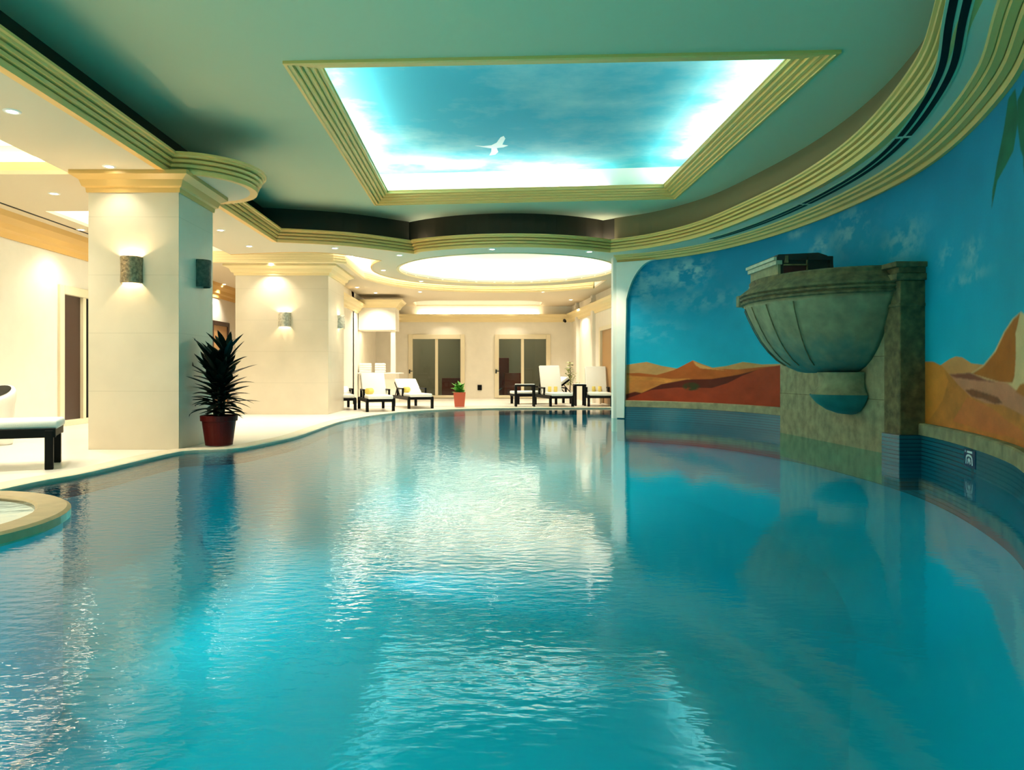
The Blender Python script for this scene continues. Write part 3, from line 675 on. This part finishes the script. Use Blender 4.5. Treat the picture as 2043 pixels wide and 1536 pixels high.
obj('lower_dish', loc(bm), M['stonegreen'], ft, smooth=True)
# box shaped cabin on the basin
CXa, CXb, CYa, CYb = 4.04, 4.83, 10.1, 11.15
cab = obj('cabin', loc(B(CXa + .05, CXb, CYa + .03, CYb, 2.20, 2.56, .01)), M['wooddark'], ft)
bm = bmesh.new(); box(bm, CXa + .02, CXa + .06, CYa + .02, CYb, 2.26, 2.48, .004); obj('side_board', loc(bm), M['stone'], cab)
bm = bmesh.new(); box(bm, CXa - .04, CXa + .08, CYa + .01, CYb + .04, 2.50, 2.545, .006); box(bm, CXa - .01, CXa + .08, CYa + .01, CYb + .04, 2.44, 2.50, .006); box(bm, CXa, CXa + .07, CYa + .01, CYb + .02, 2.20, 2.25, .006)
obj('pale_edge_board', loc(bm), M['woodpale'], cab)
bm = bmesh.new()
pr = [(CXa, 2.54), (CXa + .02, 2.575), (CXb - .22, 2.60), (CXb - .10, 2.56), (CXb - .02, 2.46), (CXb, 2.30), (CXb, 2.20), (CXb - .06, 2.20), (CXb - .06, 2.5), (CXa, 2.5)]
A = [bm.verts.new((x, CYa, z)) for x, z in pr]; Cc = [bm.verts.new((x, CYb, z)) for x, z in pr]; k = len(pr)
bm.faces.new(A); bm.faces.new(Cc[::-1])
for i in range(k): bm.faces.new((A[i], A[(i + 1) % k], Cc[(i + 1) % k], Cc[i]))
obj('cabin_roof', loc(bm), M['wooddark'], cab)
bm = bmesh.new(); box(bm, CXa + .10, CXa + .40, CYa + .015, CYa + .05, 2.22, 2.42); obj('cabin_opening', loc(bm), M['redinside'], cab)
bm = bmesh.new(); box(bm, CXa + .41, CXa + .43, CYa, CYa + .03, 2.2, 2.56, .004); box(bm, CXa + .10, CXa + .42, CYa, CYa + .03, 2.425, 2.445, .004); box(bm, CXa + .11, CXa + .16, CYa - .01, CYa + .03, 2.46, 2.56, .006); obj('cabin_batten', loc(bm), M['stonedark'], cab)
# joints on the back panel and carved ropes on the hull
bm = bmesh.new()
for z in (.62, 1.15, 1.62): box(bm, FX - .004, FX + .01, FY0 + .35, FY1, z, z + .008)
obj('panel_joint', loc(bm), M['stonedark'], ft)
for a in (-.62, -.28, .0, .25, .52, .8):
    prev = None; bm = bmesh.new()
    for k, z in [(.53, 1.05), (.62, 1.13), (.71, 1.25), (.79, 1.39), (.86, 1.55), (.92, 1.71), (.965, 1.85)]:
        p = Vector((FX - BCc * k * math.cos(a), BCY + BA * k * math.sin(a), z))
        if prev: tube(bm, prev, p, .007, n=5)
        prev = p
    obj('hull_seam', loc(bm), M['stonedark'], ft)
ang = .42; bm = bmesh.new()
p = Vector((FX - BCc * 1.0 * math.cos(ang), BCY + BA * math.sin(ang), 1.96)); box(bm, p.x - .05, p.x + .04, p.y - .05, p.y + .05, 1.9, 2.06, .01)
obj('rim_boss', loc(bm), M['stone'], ft)

# ---------------------------------------------------------------- wall sconces
def sconce(label, loc_, rz, w, h, mt, energy):
    t = thing('wall_sconce', label, 'wall lamp', loc_, rz, 'metal wall sconces on the pillars')
    bm = bmesh.new(); n = 20; R = []
    for z, k in ((0, 1), (h * .05, 1.04), (h * .5, 1.0), (h * .95, 1.04), (h, 1)):
        R.append([(bm.verts.new((-w / 2 * k * math.cos(PI * i / n), -w * .55 * k * math.sin(PI * i / n), z)), bm.verts.new((-(w / 2 - .01) * k * math.cos(PI * i / n), -(w * .55 - .01) * k * math.sin(PI * i / n), z))) for i in range(n + 1)])
    for A, Cc in zip(R, R[1:]):
        for i in range(n):
            bm.faces.new((A[i][0], A[i + 1][0], Cc[i + 1][0], Cc[i][0])); bm.faces.new((A[i][1], Cc[i][1], Cc[i + 1][1], A[i + 1][1]))
    for A in (R[0], R[-1]):
        for i in range(n): bm.faces.new((A[i][0], A[i][1], A[i + 1][1], A[i + 1][0]))
    obj('shade', bm, mt, t, smooth=True)
    obj('backplate', B(-.04, .04, -.015, 0, h * .25, h * .75, .004), M['metal'], t)
    bm = bmesh.new(); bmesh.ops.create_uvsphere(bm, u_segments=12, v_segments=8, radius=.025, matrix=Matrix.Translation((0, -w * .22, h * .62)))
    obj('bulb', bm, M['lampglass'] if energy else M['whiteplastic'], t, smooth=True)
    if energy:
        for dz in (.38, .80):
            l = bpy.data.lights.new('sconce glow', 'POINT'); l.energy = energy; l.color = (1, .74, .42); l.shadow_soft_size = .02
            lo = bpy.data.objects.new('sconce glow', l); COL.objects.link(lo); lo.parent = t; lo.location = (0, -w * .25, h * dz)
    return t
def szp(py, d): return H + (CY - py) / F * d
sconce('lit hammered bronze wall sconce on the front of the near pillar', ((264 - CX) / F * 9.13, P1[2] - .002, szp(566, 9.13)), 0, .26, .33, M['bronze'], 16)
sconce('dark unlit wall sconce on the pool side of the near pillar', (P1[1] + .002, 9.13 * (962 - 357) / (962 - 399), szp(575, 9.9)), PI / 2, .26, .36, M['darkbronze'], 0)
sconce('small silvery wall sconce on the front of the far pillar', ((568 - CX) / F * 16.9, P2[2] - .002, szp(652, 16.9)), 0, .28, .33, M['silver'], 12)
sconce('small wall sconce on the pool side of the far pillar', (P2[1] + .002, 18.1, szp(656, 18.1)), PI / 2, .28, .33, M['silver'], 12)

# ---------------------------------------------------------------- downlights
DL = [(24, 222, 'nearest recessed downlight in the left deck ceiling'), (218, 332, 'recessed downlight in front of the near pillar crown'), (108, 386, 'recessed downlight left of the near pillar beside the lit recess'),
      (162, 458, 'recessed downlight near the left wall cornice'), (440, 459, 'recessed downlight just right of the near pillar'), (497, 491, 'recessed downlight by the inner corner of the soffit moulding'),
      (668, 495, 'recessed downlight behind the concave stretch of moulding'), (797, 509, 'recessed downlight at the cusp where moulding arcs meet'), (765, 539, 'recessed downlight on the left of the round dome ring'),
      (840, 561, 'recessed downlight on the far left of the round dome ring'), (1128, 561, 'recessed downlight on the far right of the round dome ring'), (982, 497, 'recessed downlight on the near side of the round dome ring'),
      (1176, 502, 'recessed downlight on the near right of the dome ring'), (447, 567, 'recessed downlight far back between the two pillars'), (548, 529, 'recessed downlight washing the front of the far pillar'),
      (691, 573, 'recessed downlight right behind the far pillar'), (724, 593, 'recessed downlight above the towel counter bulkhead'), (838, 582, 'recessed downlight left in the far lounge soffit'), (1083, 582, 'recessed downlight right in the far lounge soffit'), (1172, 598, 'recessed downlight by the right lounge wall')]
bmr = bmesh.new(); lathe(bmr, [(.045, .0), (.05, -.008), (.075, -.008), (.08, 0)], 20)
ring0 = None
def spot(x, y, z, e, size=115, blend=.7, col=(1, .905, .72), r=.05):
    l = bpy.data.lights.new('downlight or fill beam', 'SPOT'); l.energy = e; l.spot_size = math.radians(size); l.spot_blend = blend; l.color = col; l.shadow_soft_size = r
    o = bpy.data.objects.new('downlight or fill beam', l); COL.objects.link(o); o.location = (x, y, z); return o
for i, (px, py, lb) in enumerate(DL):
    x, y = U(px, py, ZS)
    if i == 15: x = -3.62
    if i == 16: x, y = -3.3, 22.8
    if i == 14: y = 16.66
    if i == 19: x = 3.0
    t = thing('recessed_downlight', lb, 'ceiling light', (x, y, ZS), 0, 'recessed ceiling downlights')
    if ring0 is None:
        ring0 = obj('trim_ring', bmr, M['whiteplastic'], t, smooth=True)
        bm = bmesh.new(); lathe(bm, [(.002, -.006), (.047, -.004)], 20); lens0 = obj('lens', bm, M['lampglass'], t)
    else:
        for c0 in (ring0, lens0):
            c = c0.copy(); COL.objects.link(c); c.parent = t
    spot(x, y, ZS - .02, 36 if i == 1 else 140 if i == 14 else 120 if i == 3 else 240)
# wall washing lamps hidden in the far recess edge
for x in (wx(888), wx(1018)): spot(x, 27.0, ZS - .02, 60, 90)
for x, y in ((-5.9, 6), (-5.7, 8.3), (-6.2, 2.5), (-4.9, 4.2), (-4.7, 1.0), (-5.8, 13.6), (-6.3, 17.5), (-1.5, 24.4), (1.8, 24.4), (-6.3, 20)): spot(x, y, ZS - .02, 240)  # extra spots with no fixtures, added to light deck and lounge

# ---------------------------------------------------------------- cove lights
def area(x, y, z, sx, sy, e, col=(1, .9, .7), rot=(PI, 0, 0), name='cove light'):
    l = bpy.data.lights.new(name, 'AREA'); l.shape = 'RECTANGLE'; l.size = sx; l.size_y = sy; l.energy = e; l.color = col
    o = bpy.data.objects.new(name, l); COL.objects.link(o); o.location = (x, y, z); o.rotation_euler = rot; return o
mid = [((inner[i][0] + outer[i][0]) / 2, (inner[i][1] + outer[i][1]) / 2) for i in range(4)]
for i in range(4):
    a, b = Vector(mid[i]), Vector(mid[(i + 1) % 4]); c = (a + b) / 2; L_ = (b - a).length
    area(c.x, c.y, ZC + .24, L_, .12, 115 * L_ / 5.5, (1, .95, .82), (PI, 0, -math.atan2((b - a).y, (b - a).x)))
for k in range(16):
    a = 2 * PI * (k + .5) / 16; r = 2.82
    area(DC[0] + r * math.cos(a), DC[1] + r * math.sin(a), ZS + .14, 1.05, .12, 22, (1, .95, .82), (PI, 0, -(a + PI / 2)))
def light_tube(label, pts, z, strength, rad=.02):
    bm = bmesh.new()
    for a, b in zip(pts, pts[1:]): tube(bm, (*a, z), (*b, z), rad, n=8)
    tag(obj('light_tube', bm, strength), label, 'light', 'cove light tubes')
M['tube'] = emit('glowing cove tube', (1, .9, .68), 28)
def shift(path, k):
    P, N = offs(path, area_sign(path), True); return [(p.x + n.x * k, p.y + n.y * k) for p, n in zip(P, N)]
q_ = shift(NEARR, -.25); light_tube('glowing tube in the lit rectangular recess at the upper left', q_ + q_[:1], ZS + .27, M['tube'])
light_tube('glowing tube on top of the far wall cornice', [(-2.4, YB - .12), (2.1, YB - .12)], 3.16, M['tube'])
q_ = shift(CRES, .05); k_ = len(FARSIDE)
light_tube('glowing tube in the crescent recess round the dome', q_[-k_:-1] , ZS + .31, M['tube'])
light_tube('glowing tube in the recess left of the far pillar', [q_[-1], q_[0], q_[1], (q_[2][0], q_[2][1])], ZS + .31, M['tube'])

for x in (-2.2, 1.6): area(x, 29, 3.3, 1.2, 1.2, 34, (1, .88, .68), (0, 0, 0), 'garden room fill')  # unseen fill lights added to brighten the rooms behind the glass
# ---------------------------------------------------------------- underwater lamps
for (x, y, rz, e) in [(-3.0, 1.5, -90, 60), (-2.9, 7.3, -90, 55), (-2.3, 13, -90, 50), (1.9, 1.0, 90, 85), (0, -3.0, 0, 240), (0.5, 19.0, 180, 30)]:
    area(x, y, -.34, 3.4, .3, e, (.7, 1, 1), (math.radians(94), 0, math.radians(rz)), 'underwater lamp')

l = bpy.data.lights.new('pool glow spot', 'SPOT'); l.energy = 420; l.spot_size = math.radians(34); l.spot_blend = 1; l.color = (.55, .95, 1); l.shadow_soft_size = .08  # spot added to make a cyan glow on the pool floor
o = bpy.data.objects.new('pool glow spot', l); COL.objects.link(o); o.location = (-2.75, 8.6, -.30); o.rotation_euler = (Vector((.5, 7.8, -1.35)) - Vector((-2.75, 8.6, -.30))).to_track_quat('-Z', 'Y').to_euler()
# ---------------------------------------------------------------- plants
def leaf(bm, base, yaw, pitch, length, width, droop, n=7):
    p = Vector(base); dirv = pitch; prev = None
    for i in range(n + 1):
        t = i / n; w = width * (math.sin(PI * min(1, t * .88 + .12)) ** .8) * .5
        d = Vector((math.cos(yaw) * math.cos(dirv), math.sin(yaw) * math.cos(dirv), math.sin(dirv)))
        sd = Vector((-math.sin(yaw), math.cos(yaw), 0)); up = sd.cross(d)
        if i == n: w = .001
        row = [bm.verts.new(p - sd * w + up * w * .3), bm.verts.new(p), bm.verts.new(p + sd * w + up * w * .3)]
        if prev:
            for k in range(2): bm.faces.new((prev[k], prev[k + 1], row[k + 1], row[k]))
        prev = row; p = p + d * length / n; dirv -= droop / n
def pot(t, r, h, m_, rim=True):
    bm = bmesh.new(); lathe(bm, [(.001, 0), (r * .72, 0), (r * .9, h * .80), (r * .98, h * .81), (r, h * .98), (r * .93, h), (r * .9, h * .95), (r * .86, h * .9)], 32)
    p_ = obj('pot', bm, m_, t, smooth=False)
    bm = bmesh.new(); lathe(bm, [(.001, h * .9), (r * .9, h * .9)], 24); obj('soil', bm, M['soil'], p_)
px_, d_ = 437, 9.56
t = thing('potted_dracaena', 'bushy dark leaved plant in a dark red pot beside the near pillar', 'potted plant', ((px_ - CX) / F * d_, d_, .02))
pot(t, .235, .385, M['terracotta'])
stems = [(-.10, .02, 1.12), (.10, -.03, 1.22), (.0, .08, 1.05), (.03, -.09, .85)]
bm = bmesh.new()
for x, y, h in stems: tube(bm, (x * .6, y * .6, .33), (x, y, h), .02, .014, 8)
obj('stem', bm, M['bark'], t, smooth=True)
bm = bmesh.new(); random.seed(21)
for x, y, h in stems:
    for k in range(34):
        z = .42 + (h - .40) * k / 33; yaw = k * 2.4 + random.uniform(-.3, .3) + x * 9; f = k / 33
        leaf(bm, (x * (.6 + .4 * f), y * (.6 + .4 * f), z), yaw, .15 + 1.0 * f + random.uniform(-.15, .15), random.uniform(.30, .46), random.uniform(.085, .12), random.uniform(.4, 1.0) * (1.2 - .5 * f))
for v in bm.verts: v.co.x = max(v.co.x, P1[1] + .015 - t.location.x)
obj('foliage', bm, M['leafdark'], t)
# small plant at the end of the pool
d_ = 20.3
t = thing('potted_plant', 'small bright green plant in an orange red square pot before the glass door', 'potted plant', ((917 - CX) / F * d_, d_, .02))
bm = bmesh.new(); r0, r1, h = .13, .165, .40
A = [bm.verts.new((x * r0, y * r0, 0)) for x, y in ((-1, -1), (1, -1), (1, 1), (-1, 1))]; Bv = [bm.verts.new((x * r1, y * r1, h)) for x, y in ((-1, -1), (1, -1), (1, 1), (-1, 1))]; Cv = [bm.verts.new((x * r1 * .88, y * r1 * .88, h)) for x, y in ((-1, -1), (1, -1), (1, 1), (-1, 1))]; Dv = [bm.verts.new((x * r1 * .85, y * r1 * .85, h - .04)) for x, y in ((-1, -1), (1, -1), (1, 1), (-1, 1))]
bm.faces.new(A)
for a, b in ((A, Bv), (Bv, Cv), (Cv, Dv)):
    for i in range(4): bm.faces.new((a[i], a[(i + 1) % 4], b[(i + 1) % 4], b[i]))
bm.faces.new(Dv); obj('pot', bm, M['orange_pot'], t)
bm = bmesh.new(); random.seed(4)
for k in range(46): leaf(bm, (random.uniform(-.05, .05), random.uniform(-.05, .05), .36 + random.uniform(0, .2)), random.uniform(0, 2 * PI), random.uniform(.1, 1.4), random.uniform(.14, .24), random.uniform(.09, .13), random.uniform(.2, 1.2), 5)
obj('foliage', bm, M['leaf'], t)
# pale shrub at the right of the far lounge
d_ = 24.2
t = thing('potted_shrub', 'tall pale olive shrub behind the raised white lounger', 'potted plant', ((1137 - CX) / F * d_, d_, 0))
pot(t, .2, .36, M['whiteplastic'])
bm = bmesh.new(); tube(bm, (0, 0, .3), (.02, 0, .8), .02, .012, 8); tube(bm, (.02, 0, .8), (.0, 0, 1.3), .012, .006, 8); obj('stem', bm, M['bark'], t)
bm = bmesh.new(); random.seed(9)
for k in range(110):
    z = random.uniform(.55, 1.32); r = .32 * (1.42 - z) / .85 + .03; yaw = random.uniform(0, 2 * PI)
    leaf(bm, (r * random.uniform(.0, .8) * math.cos(yaw), r * random.uniform(0, .8) * math.sin(yaw), z - .03), yaw + random.uniform(-.8, .8), random.uniform(-.3, 1.0), random.uniform(.08, .15), random.uniform(.05, .08), .5, 4)
obj('foliage', bm, M['leafpale'], t)
# plant hidden behind the near pillar, one leaf showing
t = thing('potted_plant', 'dark plant mostly hidden behind the left edge of the near pillar', 'potted plant', (-5.52, 11.1, 0))
pot(t, .15, .3, M['terracotta']); bm = bmesh.new(); random.seed(2)
for k in range(9): leaf(bm, (0, 0, .28), k * .7, .6, .36, .06, 1.4)
leaf(bm, (0, 0, .28), PI, .3, .44, .07, 1.5)
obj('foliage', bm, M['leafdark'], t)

# ---------------------------------------------------------------- loungers
def lounger(label, x, y, rz, back=55, arms=True, hz=.30, bl=.76, group='black framed loungers with white cushions'):
    t = thing('sun_lounger', label, 'sun lounger', (x, y, 0), rz, group)
    L_, W = 1.85, .64; hy = 1.12
    bm = bmesh.new()
    for s in (-1, 1): box(bm, s * W / 2 - .025, s * W / 2 + .025, 0, L_, hz - .07, hz + .02, .006)
    for yy in (.0, .6, 1.1, L_ - .05): box(bm, -W / 2, W / 2, yy, yy + .05, hz - .06, hz + .01, .004)
    obj('frame', bm, M['black'], t)
    for s in (-1, 1):
        for yy in (.02, L_ - .12): obj('leg', B(s * W / 2 - .035, s * W / 2 + .035, yy, yy + .075, 0, hz, .008), M['black'], t)
        if arms:
            bm = bmesh.new(); box(bm, s * W / 2 - .03, s * W / 2 + .03, .70, 1.35, .50, .54, .01); box(bm, s * W / 2 - .025, s * W / 2 + .025, .70, .76, .3, .51, .005); box(bm, s * W / 2 - .025, s * W / 2 + .025, 1.29, 1.35, .3, .51, .005)
            obj('armrest', bm, M['black'], t)
    obj('seat_cushion', B(-W / 2 + .01, W / 2 - .01, -.02, hy + .02, hz + .01, hz + .10, .03), M['cushion'], t, smooth=True)
    a = math.radians(back); Mx = Matrix.Translation((0, hy, hz + .02)) @ Matrix.Rotation(a, 4, 'X')
    obj('back_cushion', B(-W / 2 + .01, W / 2 - .01, 0, bl, .02, .11, .03, M=Mx), M['cushion'], t, smooth=True)
    bm = bmesh.new()
    for s in (-1, 1): box(bm, s * (W / 2 - .03) - .02, s * (W / 2 - .03) + .02, 0, bl - .02, -.03, .02, .004, M=Mx)
    box(bm, -W / 2 + .03, W / 2 - .03, bl - .08, bl - .03, -.03, .02, .004, M=Mx)
    tip = Mx @ Vector((0, .5, 0)); tube(bm, (-W / 2 + .05, tip.y, tip.z), (-W / 2 + .05, min(L_ - .03, tip.y + .3), hz), .014); tube(bm, (W / 2 - .05, tip.y, tip.z), (W / 2 - .05, min(L_ - .03, tip.y + .3), hz), .014)
    obj('back_frame', bm, M['black'], t)
    return t
lounger('near black lounger with white cushion at the left edge of the deck', -4.34, 7.57, math.radians(114), 8, False, .385)
lounger('black lounger with raised white back right beside the far pillar', -2.48, 18.0, math.radians(16), 50)
lounger('black lounger with white cushion in front of the left glass door', -1.62, 19.55, math.radians(20), 30)
lounger('black lounger half hidden behind the edge of the far pillar', -3.55, 18.75, math.radians(16), 12)
lounger('lounger with upright white back facing the pool before the right glass door', 2.22, 20.45, math.radians(10), 68, bl=.88)
lounger('lounger with upright white back cut off by the white pier', 3.32, 20.7, math.radians(-3), 68, bl=.86)
lounger('lounger turned sideways below the right glass door', .95, 22.6, math.radians(-75), 35)
# side tables
def side_table(label, x, y, w, h):
    t = thing('side_table', label, 'table', (x, y, 0), 0, 'black side tables in the far lounge')
    obj('tabletop', B(-w / 2, w / 2, -.22, .22, h - .05, h, .01), M['black'], t)
    obj('towel_cover', B(-w / 2 + .02, w / 2 - .02, -.20, .20, h, h + .02, .006), M['cushion'], t)
    for sx in (-1, 1):
        for sy in (-1, 1): obj('leg', B(sx * (w / 2 - .035) - .03, sx * (w / 2 - .035) + .03, sy * .185 - .03, sy * .185 + .03, 0, h - .05, .006), M['black'], t)
side_table('black side table left of the upright lounger', (1047 - CX) / F * 20.9, 20.9, .58, .62)
side_table('black side table between the two upright loungers', 2.84, 21.5, .34, .62)
# yellow rolled towels
def rolled(label, x, y, z, r, l, rz=0, stand=False):
    bm = bmesh.new(); n = 28
    lathe(bm, [(.001, 0), (r * .5, -.003), (r * .9, 0), (r, .012), (r, l - .012), (r * .9, l), (r * .5, l + .003), (.001, l)], n)
    if not stand:
        for v in bm.verts: v.co = Vector((v.co.z - l / 2, v.co.x, v.co.y + r))
    o = obj('rolled_towel', bm, M['yellow'], smooth=True); o.location = (x, y, z); o.rotation_euler = (0, 0, rz)
    tag(o, label, 'towel', 'yellow rolled towels'); return o
def on_l(t, lx, ly):
    v = Matrix.Rotation(t.rotation_euler.z, 4, 'Z') @ Vector((lx, ly, 0)); return t.location.x + v.x, t.location.y + v.y
lg = [o for o in bpy.data.objects if o.name.startswith('sun_lounger')]
lg.sort(key=lambda o: o.name)
for li, who in ((4, 'upright lounger before the right glass door'), (5, 'lounger cut off by the white pier')):
    for s, nm in ((-.09, 'left'), (.09, 'right')):
        x, y = on_l(lg[li], s, .98); rolled(nm + ' yellow rolled towel standing on the ' + who, x, y, .405, .05, .15, 0, True)
x, y = on_l(lg[1], -.18, .75); rolled('pale yellow rolled towel on the lounger beside the far pillar', x, y, .41, .08, .22, 1.2)
x, y = on_l(lg[2], -.2, .8); rolled('pale yellow rolled towel on the lounger before the left glass door', x, y, .41, .08, .22, 1.2)
# white bin
t = thing('waste_bin', 'white round bin with dark opening behind the near lounger', 'bin', (-6.42, 9.75, 0))
bm = bmesh.new(); lathe(bm, [(.001, 0), (.17, 0), (.19, .05), (.20, .52), (.215, .55), (.22, .62), (.20, .645), (.15, .65)], 32); 
for v in bm.verts: v.co.z += .5 * (v.co.y + .1) * max(0, v.co.z - .5) / .15
obj('body', bm, M['whiteplastic'], t, smooth=True)
bm = bmesh.new(); lathe(bm, [(.001, .655), (.16, .655)], 24)
for v in bm.verts: v.co.z += .5 * (v.co.y + .1)
obj('opening', bm, M['metal'], t)
obj('pedal', B(-.02, .10, -.26, -.18, .02, .05, .008), M['metal'], t)

# ---------------------------------------------------------------- towel counter with bulkhead
cx0, cx1, cyd = -3.93, -2.75, 23.4
t = thing('towel_counter', 'cream towel counter with lit niche and bulkhead at the back left', 'counter', (0, 0, 0))
bm = bmesh.new(); box(bm, cx0, cx1, cyd, cyd + 1.0, 0, .92); obj('counter_base', bm, M['plaster'], t)
bm = bmesh.new(); box(bm, cx0 - .0, cx1 + .15, cyd - .15, cyd + 1.05, .92, .96, .01); obj('countertop', bm, M['whiteplastic'], t)
bm = bmesh.new(); box(bm, cx0, cx1, cyd, cyd + 1.0, 2.32, 3.06); obj('bulkhead', bm, M['plaster'], t)
obj('bulkhead_cornice', sweep([(cx0, cyd), (cx1, cyd), (cx1, cyd + 1)], [(0, 3.02), (.04, 3.03), (.1, 3.12), (.2, 3.2), (.24, 3.26), (0, 3.26)], -1), M['goldlight'], t)
bm = bmesh.new(); box(bm, cx1 - .16, cx1 - .02, cyd + .05, cyd + .2, .96, 2.32); obj('post', bm, M['plaster'], t)
l = area(-3.4, cyd + .5, 2.30, .8, .3, 14, (1, .8, .5), (0, 0, 0), 'niche light')
for x, w, nm in ((-3.72, .36, 'left'), (-3.25, .32, 'right')):
    tt = thing('towel_stack', nm + ' pile of folded white towels on the counter', 'towels', (x, cyd + .1, .96), 0, 'towel piles on the counter')
    for k in range(4): obj('folded_towel', B(-w / 2, w / 2, -.12, .14, k * .075, k * .075 + .073, .022), M['cushion'], tt, smooth=True)

# ---------------------------------------------------------------- small fittings
t = thing('security_camera', 'small black security camera under the far right cornice', 'camera', (D(1127, 640, 26.8).x, 26.8, D(1127, 640, 26.8).z))
bm = bmesh.new(); tube(bm, (0, .15, .03), (0, -.12, -.03), .055, .045, 14); obj('body', bm, M['black'], t)
bm = bmesh.new(); tube(bm, (0, 0, 0), (0, YB - 26.8, .02), .016); obj('bracket', bm, M['black'], t)
p = D(957, 773, YB); tag(obj('wall_socket', B(p.x - .08, p.x + .08, YB - .05, YB, p.z - .1, p.z + .1, .012), M['black']), 'small black wall socket between the two glass doors', 'socket')
p = D(1219, 718, 19.4); tag(obj('wall_switch', B(RW(19.3) - .03, RW(19.3) + .02, 19.3, 19.38, p.z - .12, p.z + .1, .006), M['metal']), 'small dark switch on the right lounge wall beside the pier', 'switch')

# ---------------------------------------------------------------- camera, world, view
cam = bpy.data.cameras.new('camera'); co_ = bpy.data.objects.new('camera', cam); COL.objects.link(co_)
co_.location = (0, 0, H); co_.rotation_euler = (PI / 2, 0, 0)
cam.sensor_width = 36; cam.sensor_fit = 'HORIZONTAL'; cam.lens = 36 * F / 2043
cam.shift_x = (1021.5 - CX) / 2043; cam.shift_y = -(768 - CY) / 2043
cam.clip_start = .05; cam.clip_end = 100
SC.camera = co_
wd = bpy.data.worlds.new('world'); SC.world = wd; wd.use_nodes = True
wd.node_tree.nodes['Background'].inputs[0].default_value = (.02, .02, .025, 1)
SC.view_settings.view_transform = 'Standard'; SC.view_settings.look = 'None'; SC.view_settings.gamma = 1; SC.view_settings.exposure = 0
SC.view_settings.use_curve_mapping = False
SC.cycles.use_denoising = True; SC.cycles.use_adaptive_sampling = True; SC.cycles.adaptive_threshold = .02; SC.cycles.max_bounces = 9; SC.cycles.diffuse_bounces = 4; SC.cycles.glossy_bounces = 4; SC.cycles.transparent_max_bounces = 12
SC.cycles.sample_clamp_indirect = 8; SC.cycles.caustics_reflective = False; SC.cycles.caustics_refractive = False
